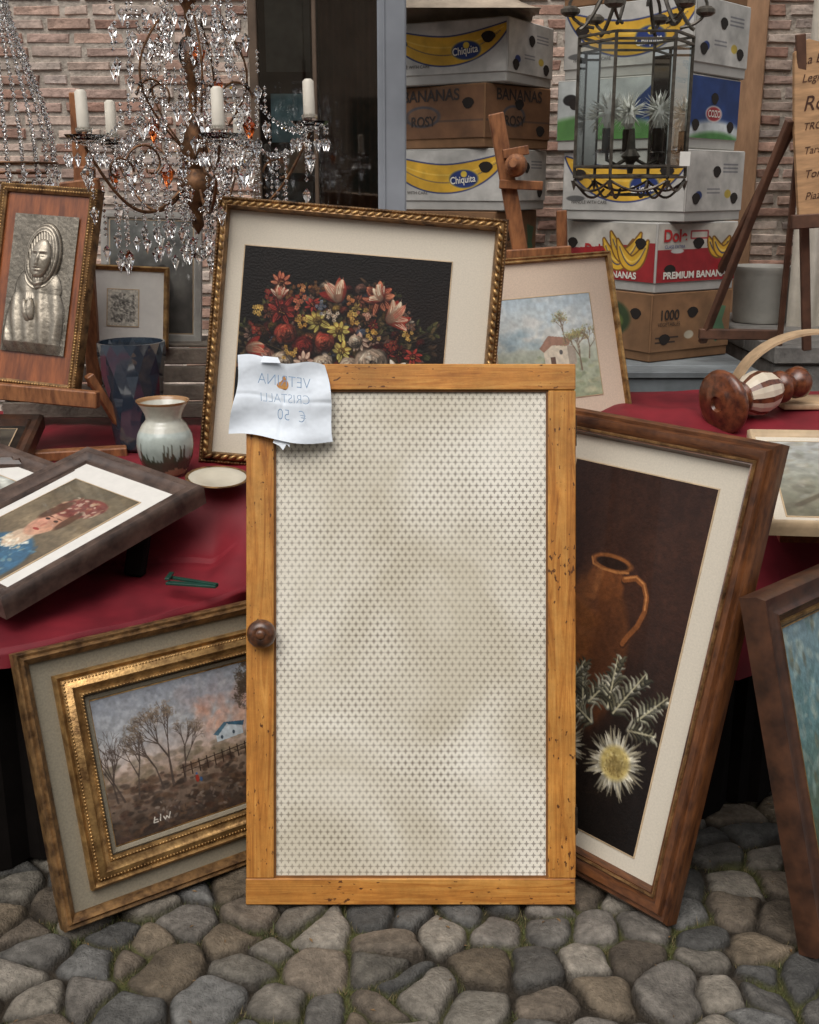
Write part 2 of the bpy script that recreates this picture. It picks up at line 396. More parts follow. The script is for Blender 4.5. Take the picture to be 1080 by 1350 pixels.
mx=N.new('ShaderNodeMix');mx.data_type='RGBA';mx.inputs[6].default_value=(.05,.04,.03,1);L.new(r.outputs[0],mx.inputs[0]);L.new(bw.outputs[0],mx.inputs[7]);L.new(mx.outputs[2],b.inputs['Base Color'])
bp=N.new('ShaderNodeBump');bp.inputs['Distance'].default_value=.03;L.new(r.outputs[0],bp.inputs['Height']);L.new(bp.outputs[0],b.inputs['Normal'])
mb=MB(); 
xs=[-300,-1.34,1.34,300]; ys=[-300,1.31,3.29,300]
for i in range(3):
    for j in range(3):
        if i==1 and j==1: continue
        mb.add([(xs[i],ys[j],-.02),(xs[i+1],ys[j],-.02),(xs[i+1],ys[j+1],-.02),(xs[i],ys[j+1],-.02)],[(0,1,2,3)])
mb.obj('ground',m)
mb=MB(); cnt=0
FB=fbm(X,Y,5,11)
while cnt<4200:
    i=random.randrange(E.shape[0]);j=random.randrange(E.shape[1])
    if E[i,j]>0: continue
    x,y,z=X[i,j],Y[i,j],Z[i,j]
    if y>2.6 or FB[i,j]<.46: continue
    for _ in range(3):
        a=random.uniform(0,6.28);l=random.uniform(.005,.016)*(1.8 if random.random()<.10 else 1);wd=.0011;q=random.uniform(.2,.9)
        bx=x+random.gauss(0,.004);by=y+random.gauss(0,.004)
        mb.add([(bx-wd*math.sin(a),by+wd*math.cos(a),z),(bx+wd*math.sin(a),by-wd*math.cos(a),z),(bx+l*q*math.cos(a),by+l*q*math.sin(a),z+l)],[(0,1,2)],0 if random.random()<.65 else 1)
    cnt+=1
mb.obj('moss_and_grass',[M('grass_green',rgb(86,92,50),rough=.8,var=.3,scale=50),M('dry_grass',rgb(128,112,76),rough=.8,var=.3,scale=50)])
mb=MB()
for _ in range(320):
    i=random.randrange(E.shape[0]);j=random.randrange(E.shape[1]);x,y,z=X[i,j],Y[i,j],Z[i,j]+.001
    a=random.uniform(0,6.28);l=random.uniform(.003,.009);c_,s_=math.cos(a),math.sin(a)
    mb.add([(x-l*c_,y-l*s_,z),(x+l*.35*s_,y-l*.35*c_,z+.002),(x+l*c_,y+l*s_,z+.001),(x-l*.35*s_,y+l*.35*c_,z+.002)],[(0,1,2,3)])
mb.obj('fallen_leaf_litter',M('dry_leaf',rgb(120,92,58),rough=.8,var=.4,scale=40))
# ---------------------------------------------------------------- table with cloth
ex=[-2.4,-1.5,-.9,-.62,-.39,.1,.38,.75,.9,1.5,2.4]; ey=[1.95,2.12,2.36,2.55,2.76,2.86,2.92,2.52,2.66,2.78,2.85]
tab=empty('market_table')
nx,ns=560,330
xx=np.linspace(-2.3,2.3,nx); y0=np.interp(xx,ex,ey); y0=np.convolve(np.pad(y0,12,'edge'),np.ones(25)/25,'valid')
sv=np.concatenate([np.linspace(-1,0,50)[:-1],np.linspace(0,1,ns-49)])
S,XX=np.meshgrid(sv,xx,indexing='ij'); Y0=np.broadcast_to(y0,S.shape)
top=np.clip(S,0,1); depth=4.12-Y0
YY=Y0+top*depth
over=.045+.14*np.clip((XX-.5)/.3,0,1)+.03*(vnoise(XX,XX*0,3,4)-.5)
hang=np.clip(-S,0,1)
sm=lambda t:np.clip(t,0,1)**2*(3-2*np.clip(t,0,1))
leftw=sm((-.42-XX)/.12)
rise=sm((YY-Y0)/.42)*(1-leftw)+(.12*sm((YY-Y0)/.4)+.88*sm((YY-2.90)/.16))*leftw
ZZ=.62+.18*rise+.08*sm((YY-3.25)/.5)*sm((XX-.45)/.3)
wr=(fbm(XX*1.0+YY*.5,YY*.6-XX*.3,4,21,3)-.47)*.04
fr1=np.abs(fbm(XX*.9+YY*.35,YY*.30-XX*.25,5,31,2)-.40)
wr=wr+.012*np.exp(-(fr1/.05)**2)
ridge=np.sin((XX*.8+YY*1.3)*17+5*fbm(XX,YY,3,77,2))*.004
back=1-.65*sm((YY-2.95)/.2)
ZZ=ZZ+(wr*back+ridge)*(S>=0)*np.clip(.25+top*8,0,1)-.012*leftw*(YY<2.9)-hang*over
fold=np.sin(XX*34+4*vnoise(XX,XX*0,3,9))*.012+np.sin(XX*71)*.004
YY=YY+hang*fold-.012*np.sin(np.clip(hang*3,0,1)*1.57)
gridmesh('tablecloth',np.stack([XX,YY,ZZ],-1),None,m_cloth,tab,flip=True)
mb=MB()
mb.box((-2.25,3.10,.72),(2.25,4.08,.745))
mb.box((-2.25,2.95,.54),(2.25,3.09,.56))
for x in (-2.1,-.7,1.25,2.1):
    for y in (3.15,4.0): mb.bar((x,y,0),(x,y,.72),.045,.045,0)
mb.obj('boards_and_legs',m_grwood,tab)
mb=MB()
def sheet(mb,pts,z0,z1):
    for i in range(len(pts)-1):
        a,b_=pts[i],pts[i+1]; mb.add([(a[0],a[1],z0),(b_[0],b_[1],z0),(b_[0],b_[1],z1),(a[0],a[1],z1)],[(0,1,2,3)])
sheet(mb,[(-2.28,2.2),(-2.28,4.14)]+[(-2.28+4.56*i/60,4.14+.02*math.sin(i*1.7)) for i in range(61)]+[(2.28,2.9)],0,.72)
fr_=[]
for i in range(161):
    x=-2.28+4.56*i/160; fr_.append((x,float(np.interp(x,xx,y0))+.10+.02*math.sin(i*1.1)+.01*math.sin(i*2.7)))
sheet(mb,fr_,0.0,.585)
mb.obj('under_table_shade_sheets',m_black,tab)  # black sheets added to block light and stand in for under-table shade
# ---------------------------------------------------------------- cabinet door
door=empty('cabinet_door',axes((-.377,2.275,.004),(1,0,0),(0,.2756,.9613)))
def woodmat(name,vert):
    m=bpy.data.materials.new(name); m.use_nodes=True;N=m.node_tree.nodes;L=m.node_tree.links;b=N['Principled BSDF']
    tc=N.new('ShaderNodeTexCoord');mp=N.new('ShaderNodeMapping');mp.inputs['Scale'].default_value=(16,.9,16) if vert else (.9,16,16)
    L.new(tc.outputs['Object'],mp.inputs[0])
    n=N.new('ShaderNodeTexNoise');n.inputs['Scale'].default_value=3.6;n.inputs['Detail'].default_value=7;n.inputs['Roughness'].default_value=.7;n.inputs['Distortion'].default_value=1.2;L.new(mp.outputs[0],n.inputs['Vector'])
    cr=N.new('ShaderNodeValToRGB');e=cr.color_ramp.elements;e[0].position=.28;e[0].color=(*rgb(136,78,28),1);e[1].position=.75;e[1].color=(*rgb(216,162,90),1)
    q=e.new(.46);q.color=(*rgb(188,124,54),1);q=e.new(.56);q.color=(*rgb(202,142,68),1);L.new(n.outputs[0],cr.inputs[0])
    n4=N.new('ShaderNodeTexNoise');n4.inputs['Scale'].default_value=6;n4.inputs['Detail'].default_value=7;n4.inputs['Roughness'].default_value=.75;L.new(tc.outputs['Object'],n4.inputs['Vector'])
    r4=N.new('ShaderNodeMapRange');r4.inputs[1].default_value=.3;r4.inputs[2].default_value=.7;r4.inputs[3].default_value=.58;r4.inputs[4].default_value=1.18;L.new(n4.outputs[0],r4.inputs[0])
    mp2=N.new('ShaderNodeMapping');mp2.inputs['Scale'].default_value=(1,.45,1) if vert else (.45,1,1);L.new(tc.outputs['Object'],mp2.inputs[0])
    vo=N.new('ShaderNodeTexNoise');vo.inputs['Scale'].default_value=120;vo.inputs['Detail'].default_value=3;L.new(mp2.outputs[0],vo.inputs['Vector'])
    n5=N.new('ShaderNodeTexNoise');n5.inputs['Scale'].default_value=7;n5.inputs['Detail'].default_value=3;L.new(tc.outputs['Object'],n5.inputs['Vector'])
    th=N.new('ShaderNodeMapRange');th.inputs[1].default_value=.38;th.inputs[2].default_value=.68;th.inputs[3].default_value=.72;th.inputs[4].default_value=.565;L.new(n5.outputs[0],th.inputs[0])
    sb=N.new('ShaderNodeMath');sb.operation='SUBTRACT';L.new(vo.outputs[0],sb.inputs[0]);L.new(th.outputs[0],sb.inputs[1])
    lt=N.new('ShaderNodeMapRange');lt.inputs[1].default_value=0;lt.inputs[2].default_value=.03;L.new(sb.outputs[0],lt.inputs[0])
    vm=N.new('ShaderNodeVectorMath');vm.operation='SCALE';L.new(cr.outputs[0],vm.inputs[0]);L.new(r4.outputs[0],vm.inputs['Scale'])
    mx=N.new('ShaderNodeMix');mx.data_type='RGBA';L.new(lt.outputs[0],mx.inputs[0]);L.new(vm.outputs[0],mx.inputs[6]);mx.inputs[7].default_value=(*rgb(92,52,22),1)
    L.new(mx.outputs[2],b.inputs['Base Color']);b.inputs['Roughness'].default_value=.42;b.inputs['Coat Weight'].default_value=.12;b.inputs['Coat Roughness'].default_value=.25
    bp=N.new('ShaderNodeBump');bp.inputs['Strength'].default_value=.3;bp.inputs['Distance'].default_value=.004;L.new(n4.outputs[0],bp.inputs['Height']);L.new(bp.outputs[0],b.inputs['Normal'])
    return m
wv=woodmat('pine_vertical',True);wh=woodmat('pine_horizontal',False)
mb=MB();mb.bbox((0,.061,-.022),(.064,1.19,.0),.0022);mb.bbox((.697,.061,-.022),(.761,1.188,.0),.0022);mb.obj('stiles',wv,door)
mb=MB();mb.bbox((-.001,0,-.022),(.760,.0605,.001),.0022);mb.bbox((.004,1.189,-.022),(.7605,1.249,.001),.0022);mb.obj('rails',wh,door)
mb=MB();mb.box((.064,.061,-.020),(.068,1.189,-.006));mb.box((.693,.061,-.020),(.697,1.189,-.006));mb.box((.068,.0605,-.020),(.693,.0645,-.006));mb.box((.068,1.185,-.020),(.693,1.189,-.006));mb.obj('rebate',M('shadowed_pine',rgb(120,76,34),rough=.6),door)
m=bpy.data.materials.new('patterned_paper_under_glass'); m.use_nodes=True;N=m.node_tree.nodes;L=m.node_tree.links;b=N['Principled BSDF']
tc=N.new('ShaderNodeTexCoord');sp=N.new('ShaderNodeSeparateXYZ');L.new(tc.outputs['Object'],sp.inputs[0])
def mth(op,a,bb=None,cc=None):
    n=N.new('ShaderNodeMath');n.operation=op
    for i,q in enumerate((a,bb,cc)):
        if q is None: continue
        if isinstance(q,(int,float)): n.inputs[i].default_value=q
        else: L.new(q,n.inputs[i])
    return n.outputs[0]
wob=N.new('ShaderNodeTexNoise');wob.inputs['Scale'].default_value=2.5;L.new(tc.outputs['Object'],wob.inputs['Vector'])
wx_=mth('MULTIPLY_ADD',wob.outputs[0],.006,sp.outputs[0]); wy_=mth('MULTIPLY_ADD',wob.outputs[0],.005,sp.outputs[1])
cw,chh=.0165,.0134
gx=mth('DIVIDE',wx_,cw);gy=mth('DIVIDE',wy_,chh);row=mth('FLOOR',gy);par=mth('MULTIPLY',mth('MODULO',row,2),.5);gx2=mth('ADD',gx,par)
fx=mth('SUBTRACT',mth('FRACT',gx2),.5);fy=mth('SUBTRACT',mth('FRACT',gy),.5)
ax_=mth('ABSOLUTE',fx);ay_=mth('ABSOLUTE',fy)
bar1=mth('MULTIPLY',mth('LESS_THAN',ax_,.070),mth('LESS_THAN',ay_,.46))
bar2=mth('MULTIPLY',mth('LESS_THAN',ay_,.07),mth('LESS_THAN',ax_,.34))
dg=mth('MULTIPLY',mth('LESS_THAN',mth('ABSOLUTE',mth('SUBTRACT',ax_,ay_)),.05),mth('LESS_THAN',ax_,.19))
dx=mth('SUBTRACT',ax_,.5);dots=mth('LESS_THAN',mth('ADD',mth('MULTIPLY',dx,dx),mth('MULTIPLY',fy,fy)),.004)
mk=mth('MAXIMUM',mth('MAXIMUM',bar1,bar2),mth('MAXIMUM',dg,dots))
fade=N.new('ShaderNodeTexNoise');fade.inputs['Scale'].default_value=5;fade.inputs['Detail'].default_value=4;L.new(tc.outputs['Object'],fade.inputs['Vector'])
fr=N.new('ShaderNodeMapRange');fr.inputs[1].default_value=.3;fr.inputs[2].default_value=.7;fr.inputs[3].default_value=.40;fr.inputs[4].default_value=.80;L.new(fade.outputs[0],fr.inputs[0])
mk=mth('MULTIPLY',mk,fr.outputs[0])
sc=N.new('ShaderNodeTexNoise');sc.inputs['Scale'].default_value=2.2;sc.inputs['Detail'].default_value=6;sc.inputs['Distortion'].default_value=.6;L.new(tc.outputs['Object'],sc.inputs['Vector'])
mxa=N.new('ShaderNodeMix');mxa.data_type='RGBA';mxa.inputs[6].default_value=(*rgb(208,199,178),1);mxa.inputs[7].default_value=(*rgb(238,232,218),1)
sr=N.new('ShaderNodeMapRange');sr.inputs[1].default_value=.38;sr.inputs[2].default_value=.60;L.new(sc.outputs[0],sr.inputs[0]);L.new(sr.outputs[0],mxa.inputs[0])
mxb=N.new('ShaderNodeMix');mxb.data_type='RGBA';L.new(mk,mxb.inputs[0]);L.new(mxa.outputs[2],mxb.inputs[6]);mxb.inputs[7].default_value=(*rgb(96,80,62),1)
L.new(mxb.outputs[2],b.inputs['Base Color']);b.inputs['Roughness'].default_value=.7;b.inputs['Coat Weight'].default_value=1;b.inputs['Coat Roughness'].default_value=.03
wv2=N.new('ShaderNodeBump');wv2.inputs['Strength'].default_value=.5;wv2.inputs['Distance'].default_value=.01;L.new(sc.outputs[0],wv2.inputs['Height']);L.new(wv2.outputs[0],b.inputs['Normal'])
mb=MB();mb.box((.06,.058,-.016),(.70,1.191,-.012));mb.obj('glazed_panel',m,door)
kn=M('turned_knob_wood',rgb(96,58,34),rough=.35,var=.35,scale=60,col2=rgb(46,26,15),coat=.3)
mb=MB();mb.lathe([(0,.046),(.006,.046),(.010,.044),(.012,.041),(.018,.042),(.024,.038),(.027,.036),(.031,.031),(.0335,.024),(.033,.017),(.027,.011),(.018,.009),(.016,.006),(.022,.004),(.022,.0)],(.038,.628,0),(0,0,1),36);mb.obj('knob',kn,door,smooth=True)
mb=MB()
for y in (.16,1.06): mb.box((.761,y,-.016),(.7635,y+.07,-.004))
mb.tube([(.7625,.165,0),(.7625,.225,0)],.003,8);mb.obj('hinges',m_dark,door)
P=np.zeros((50,60,3));v_,u_=np.mgrid[0:1:50j,0:1:60j]
TLn=np.array([-.018,1.268]);TRn=np.array([.182,1.242]);BRn=np.array([.207,1.066]);BLn=np.array([-.033,1.082])
for k in range(2): P[...,k]=(TLn[k]*(1-u_)+TRn[k]*u_)*(1-v_)+(BLn[k]*(1-u_)+BRn[k]*u_)*v_
P[...,0]+= .006*np.sin(v_*5); P[...,1]+= .008*np.sin(u_*6+.6)*(v_)+.006*np.sin(u_*9)*(1-v_)
P[...,2]=.006+.014*np.abs(u_-.45)**1.2+.010*np.sin(u_*7+v_*4)*v_+.012*v_**2+.004*np.sin(v_*12+u_*3)-.004*np.exp(-((u_-.5)/.02)**2)-.003*np.exp(-((v_-.5)/.02)**2)
note=empty('price_note',door.matrix_basis.copy())
gridmesh('sheet',P,None,m_paper,note)
mb=MB();mb.add([(.07,1.085,.016),(.105,1.083,.020),(.103,1.055,.026),(.096,1.062,.026),(.088,1.048,.028),(.080,1.058,.024),(.064,1.066,.02)],[(0,6,5,4,3,2,1)]);mb.obj('torn_tab',m_paper,note)
mb=MB();mb.add([(.04,1.266,.012),(.075,1.262,.014),(.082,1.248,.024),(.035,1.25,.02)],[(0,3,2,1)]);mb.obj('tape_tab',m_paper,note)
for t_,s_,x_,y_,z_,r_ in (('VETRINA',.036,.092,1.205,.0285,-7),('CRISTALLI',.030,.094,1.165,.030,-4),('€  50',.036,.11,1.125,.034,-8)):
    text(t_,s_,V(x_,y_,z_),Matrix.Rotation(math.radians(r_),4,'Z'),m_ink,note,sx=-.85,sy=1,bold=-.0007,shear=.15)
# ---------------------------------------------------------------- picture frames
def moulding(mb,w,h,prof,mi=0,ox=0,oy=0):
    v=[];f=[];n=len(prof)
    for d_,z in prof: v+=[(ox+d_,oy+d_,z),(ox+w-d_,oy+d_,z),(ox+w-d_,oy+h-d_,z),(ox+d_,oy+h-d_,z)]
    for k in range(n-1):
        for i in range(4):
            j=(i+1)%4; f.append((4*k+i,4*k+j,4*(k+1)+j,4*(k+1)+i))
    mb.add(v,f,mi)
def frame(name,BL,r,u,w,h,prof,fm,matm,art=None,cv=None,am=None,matz=.004,thick=.02):
    e=empty(name,axes(BL,r,u))
    mb=MB();pr=[(prof[0][0],-thick)]+list(prof)
    moulding(mb,w,h,pr,0);mb.obj('moulding',fm,e,smooth=True)
    di=prof[-1][0]
    mb=MB();mb.box((.002,.002,-thick),(w-.002,h-.002,-thick+.004));mb.obj('backboard',m_back,e)
    if matm:
        mb=MB();mb.box((di-.004,di-.004,matz-.004),(w-di+.004,h-di+.004,matz));mb.obj('mat_board',matm,e)
    if cv is not None:
        x0,y0_,x1,y1=art
        cv.mesh('artwork',x1-x0,y1-y0_,matz+.0015,am or m_paint,e,x0,y0_)
        mb=MB();t=.003
        moulding(mb,x1-x0+2*t,y1-y0_+2*t,[(0,matz),(0,matz+.002),(t,matz+.0025),(t,matz+.001)],0,x0-t,y0_-t);mb.obj('slip',m_creamw if matm is not m_olive else m_gold,e)
    return e
def beads(mb,w,h,d,z,step,rr,mi=0,shape=None):
    for (x0,y0_,x1,y1) in ((d,d,w-d,d),(w-d,d,w-d,h-d),(w-d,h-d,d,h-d),(d,h-d,d,d)):
        l=math.hypot(x1-x0,y1-y0_);n=int(l/step);ang=math.atan2(y1-y0_,x1-x0)
        T=Matrix.Rotation(ang+(shape or 0),3,'Z')
        for i in range(n):
            t=(i+.5)/n
            mb.sph((x0+(x1-x0)*t,y0_+(y1-y0_)*t,z),rr,mi,8,5,T)
# --- flower still life
cv=CV(440,370,(25,16,12)); cv.noise(4,.5,3)
ox,oy,k=325,325,1.6
def fp(x,y): return ((x-ox)*k,(y-oy)*k)
for _ in range(130):
    a=random.uniform(-2.95,-.15);l=random.uniform(70,195);x,y=fp(455,478)
    x1=x+math.cos(a)*l*1.25;y1=y+math.sin(a)*l*.95
    g=random.choice([(58,58,30),(76,70,36),(48,50,34),(90,72,40),(66,46,30)])
    cv.stroke([(x+random.uniform(-70,70),y),((x+x1)/2+random.uniform(-15,15),(y+y1)/2),(x1,y1)],1.2,.6,g,.7)
    for _2 in range(3):
        q=a+random.uniform(-1.2,1.2);cv.petal(x1+random.uniform(-8,8),y1+random.uniform(-8,8),q,random.uniform(12,22),random.uniform(2.5,4.5),np.array(g)*random.uniform(.8,1.2))
RED=((160,40,26),(226,120,80));WH=((190,156,124),(240,218,188));YE=((190,128,40),(238,192,88));DR=((112,24,20),(176,50,36));PK=((172,92,70),(230,176,146));BL_=((70,84,110),(150,164,184));OR=((176,84,34),(230,146,80))
pals=[RED,WH,YE,DR,PK,BL_,OR,DR,DR,OR,PK]
fl=[]
for _ in range(135):
    q=random.uniform(3.0,6.4);rr=random.random()**.55
    fl.append((455+math.cos(q)*122*rr,470+math.sin(q)*104*rr,random.uniform(6,11),random.choice(pals),random.choice((0,1,2)),random.uniform(.4,.75)))
for f_ in fl:
    X_,Y_=fp(f_[0],f_[1]);cv.flower(X_,Y_,f_[2]*k,f_[3][0],f_[3][1],f_[4],f_[5])
for (x,y,r,c,kd) in [(365,380,12,DR,2),(380,404,19,DR,1),(350,405,11,YE,2),(376,368,12,RED,1),(400,390,12,RED,2),(412,450,17,DR,0),(388,432,15,RED,0),(345,430,10,DR,2),(428,414,15,YE,1),(458,424,14,YE,1),(463,450,13,YE,1),(474,403,12,YE,2),(440,440,14,RED,0),(408,420,11,YE,2),(420,393,10,DR,1),(494,402,9,PK,2),(508,378,20,RED,1),(528,436,11,DR,2),(548,422,9,YE,2),(558,450,11,DR,1),(360,466,16,PK,0),(388,470,17,WH,0),(415,468,13,PK,1),(440,468,14,WH,0),(475,470,15,WH,0),(503,460,22,WH,0),(540,474,18,WH,1),(520,482,14,PK,0),(572,466,10,RED,2),(458,480,15,PK,0),(485,436,13,PK,1),(500,425,10,YE,2),(445,405,10,WH,2),(395,455,10,YE,2),(425,482,12,DR,0),(350,482,10,WH,2),(400,500,18,WH,0),(450,505,20,RED,0),(500,500,20,PK,0),(550,505,16,YE,0),(430,396,8,BL_,2),(470,383,8,OR,2),(405,373,8,OR,2),(545,398,8,PK,2),(480,436,9,WH,0)]:
    X_,Y_=fp(x,y);cv.flower(X_,Y_,r*k*1.0,c[0],c[1],kd)
def tulip(x,y,r,rot):
    X_,Y_=fp(x,y);r*=k;bx,by=X_-math.cos(rot)*r*.6,Y_-math.sin(rot)*r*.6
    cv.ell(X_,Y_,r*.95,r*.6,(22,12,10),.5,rot,.5)
    cs=[(150,36,26),(170,50,34),(220,140,100),(190,60,40),(236,190,152),(206,84,56),(232,160,120)]
    for c_,o_ in zip(cs,(-.75,.75,-.45,.5,-.1,.25,.02)): cv.petal(bx,by,rot+o_,r*1.5*random.uniform(.85,1.05),r*.26,c_,(240,206,168) if random.random()<.6 else (130,24,18))
tulip(450,374,21,-1.9);tulip(532,400,21,-.5);tulip(348,454,17,-.3);tulip(375,382,12,-1.7);tulip(505,374,14,-2.4)
cv.noise(60,.22,9);cv.sat(.82,.88)
E_r=(.996,-.025,-.080);E_u=(.083,.238,.968)
prof=[(0,0),(0,.018),(.006,.026),(.012,.020),(.014,.030),(.030,.040),(.034,.032),(.036,.004)]
e=frame('flower_still_life_painting',(-.631,3.327,.802),E_r,E_u,.862,.792,prof,m_golddk,m_linen,(.088,.12,.705,.655),cv,m_paint)
mb=MB();beads(mb,.862,.792,.022,.036,.023,(.014,.0065,.007),0,.5);mb.obj('rope_ornament',m_gold,e,smooth=True)
mb=MB();beads(mb,.862,.792,.006,.024,.010,(.004,.004,.004),0);mb.obj('bead_ornament',m_golddk,e,smooth=True)
# --- autumn landscape in double gilt frame
cv=CV(400,294,(150,150,158));cv.vgrad([(0,(142,146,154)),(.3,(164,164,164)),(.5,(192,170,156)),(.62,(146,124,106)),(1,(58,46,38))])
cv.daubs(160,0,400,0,140,[(138,144,152),(172,170,168),(156,156,160)],10,28,.14)
cv.daubs(90,215,360,50,135,[(208,150,120),(216,168,142),(190,138,118)],8,24,.20)
cv.daubs(50,180,380,20,70,[(144,140,146),(160,150,148)],10,26,.22)
cv.daubs(160,0,400,140,185,[(112,100,82),(128,108,86),(98,92,74),(134,116,94)],4,14,.4,0)
cv.daubs(460,0,400,178,294,[(54,42,34),(74,57,44),(94,70,52),(44,36,31),(84,60,48)],3,13,.5,.1)
cv.daubs(80,90,290,236,280,[(112,96,86),(84,74,68),(66,56,50),(126,112,100)],2,6,.7)
def btree(x,y,h,lean,cols,fol,dp=4,w0=2.4):
    def br(x,y,l,a,w,dpt):
        x1=x+math.cos(a)*l;y1=y-math.sin(a)*l
        cv.stroke([(x,y),(x1,y1)],w,w*.6,(76,63,55),.8)
        if dpt>0:
            for _ in range(3): br(x1,y1,l*random.uniform(.58,.82),a+random.uniform(-.62,.62),w*.6,dpt-1)
        elif fol: cv.daubs(2,x1-6,x1+6,y1-6,y1+6,cols,1.2,4,.38)
    br(x,y,h,1.57+lean,w0,dp)
cv.daubs(60,95,185,70,170,[(150,138,130),(136,122,112)],8,18,.12)
btree(34,214,48,.35,[],False);btree(64,216,44,-.15,[],False);btree(20,212,36,.1,[],False)
btree(140,208,56,.0,[(130,112,94),(112,98,82),(146,124,102)],True,5,3.2);btree(118,212,46,.2,[(122,106,90)],True);btree(165,210,40,-.2,[(122,106,90)],True);btree(392,116,38,.35,[(84,68,50),(60,50,38)],True,5);btree(400,140,40,.5,[(74,60,46)],True,5)
cv.poly([(250,136),(276,120),(312,126),(312,148),(250,152)],(182,190,194));cv.poly([(244,134),(272,114),(280,117),(254,139)],(76,106,122));cv.poly([(274,115),(318,122),(314,132),(282,122)],(62,94,114));cv.ell(262,144,3,4,(60,70,80));cv.ell(290,140,3,4,(60,70,80))
for i in range(11): cv.stroke([(166+i*18,176-i*1.2),(166+i*18,202-i*1.2)],1.1,1.1,(52,38,30))
cv.stroke([(160,182),(350,168)],.9,.9,(52,38,30));cv.stroke([(160,192),(350,177)],.7,.7,(60,44,34))
cv.ell(192,212,4,8,(140,48,36));cv.ell(192,202,2.5,2.5,(60,90,130));cv.ell(200,216,3,5,(60,90,130))
for pts in ([(88,262),(84,273),(94,273)],[(86,268),(93,268)],[(101,260),(98,273)],[(106,266),(109,273),(113,267),(117,273),(122,261)]): cv.stroke(pts,.9,.9,(218,210,196))
cv.noise(50,.2,4)
Bu=(-.170,.239,.956);Br=(.813,.583,0)
e=frame('autumn_landscape_painting',(-.773,2.18,.004),Br,Bu,.76,.628,[(0,0),(0,.020),(.004,.026),(.010,.022),(.016,.030),(.024,.018),(.030,.012),(.030,.003)],m_golddk,m_olive,(.150,.145,.61,.483),cv,m_paint)
mb=MB();moulding(mb,.76-.15,.628-.135,[(0,.003),(0,.018),(.006,.024),(.014,.016),(.02,.022),(.034,.032),(.042,.024),(.050,.020),(.055,.026),(.060,.014),(.060,.005)],0,.075,.0675);mb.obj('inner_gilt_frame',m_gold,e,smooth=True)
mb=MB();moulding(mb,.76-.275,.628-.26,[(0,.006),(.002,.010),(.010,.008),(.012,.005)],0,.1375,.130);mb.obj('grey_inner_slip',m_olive,e)
mb=MB()
for (d_,z) in ((.019,.022),(.055,.024)):
    tmp=MB();beads(tmp,.61,.493,d_,z,.008,(.0032,.0032,.0026));mb.add([(p[0]+.075,p[1]+.0675,p[2]) for p in tmp.v],tmp.f)
mb.obj('bead_ornament',m_gold,e,smooth=True)
# --- jug and thistle still life
cv=CV(230,470,(30,20,15));cv.vgrad([(0,(50,30,22)),(.35,(58,34,24)),(.55,(38,24,18)),(1,(17,13,11))])
cv.daubs(140,60,230,0,290,[(58,34,24),(70,42,28),(42,26,20)],10,34,.12)
jx,jy=96,122
cv.ell(jx-12,jy+124,66,106,(104,60,30),.95,0,.15);cv.ell(jx-4,jy+34,31,40,(108,62,32),.95,0,.2);cv.ell(jx-38,jy+104,24,84,(146,92,48),.35,0,.7);cv.ell(jx+24,jy+140,28,92,(56,32,20),.6,0,.6);cv.ell(jx-4,jy+60,20,10,(70,40,24),.4,0,.6)
cv.ell(jx-16,jy+24,6,26,(156,100,56),.4,.1,.7)
cv.ell(jx,jy,34,11,(132,80,42));cv.ell(jx,jy+1,27,7,(40,24,16));cv.stroke([(jx-34,jy),(jx-30,jy+8),(jx-14,jy+11),(jx+10,jy+11),(jx+30,jy+7)],1.4,1.4,(168,110,62),.7)
hp=[(jx+26,jy+18),(jx+44,jy+12),(jx+58,jy+18),(jx+66,jy+32),(jx+68,jy+50),(jx+62,jy+70),(jx+50,jy+88),(jx+44,jy+100)]
cv.stroke(hp,5.5,4.5,(60,34,20));cv.stroke([(a-1,b_-1.5) for a,b_ in hp],4,3.4,(122,72,38));cv.stroke([(a-1.5,b_-3) for a,b_ in hp[:5]],1.2,1.2,(176,116,66),.7)
def thleaf(lx,ly,a0,n,big=1.):
    for i in range(n):
        t=i/n;x=lx+math.cos(a0+t*.3)*i*5.5*big;y=ly+math.sin(a0+t*.3)*i*5.5*big
        for sgn in (-1,1):
            q=a0+sgn*(1.0-.4*t);L_=22*(1-.55*t)*big*random.uniform(.8,1.2)
            c=np.array(random.choice([(150,146,124),(112,106,84),(80,76,60),(192,186,164)]))
            cv.stroke([(x,y),(x+math.cos(q)*L_*.6,y+math.sin(q)*L_*.6),(x+math.cos(q+.3*sgn)*L_,y+math.sin(q+.3*sgn)*L_)],3.2*big,.6,c*.45,.9)
            cv.stroke([(x,y-1),(x+math.cos(q)*L_*.6,y+math.sin(q)*L_*.6-1),(x+math.cos(q+.3*sgn)*L_,y+math.sin(q+.3*sgn)*L_-1)],2.0*big,.4,c*.8,.8)
            if random.random()<.6: cv.stroke([(x,y-1.5),(x+math.cos(q)*L_*.5,y+math.sin(q)*L_*.5-1.5)],.8,.4,np.minimum(c*1.2,255),.8)
    cv.stroke([(lx,ly),(lx+math.cos(a0+.15)*n*5.5*big,ly+math.sin(a0+.15)*n*5.5*big)],1.3,.7,(178,170,140),.7)
for q_ in ((100,312,-2.0,10,1.),(108,306,-1.1,11,1.1),(140,304,-1.75,11,1.15),(150,308,-1.2,11,1.2),(60,300,-2.4,10,1.),(70,296,-1.3,8,1.),(44,336,2.7,8,1.),(100,318,2.6,9,1.),(190,304,-1.0,9,1.1),(178,322,-.3,8,1.),(30,300,-2.0,9,1.),(120,330,-2.9,8,1.1)): thleaf(*q_)
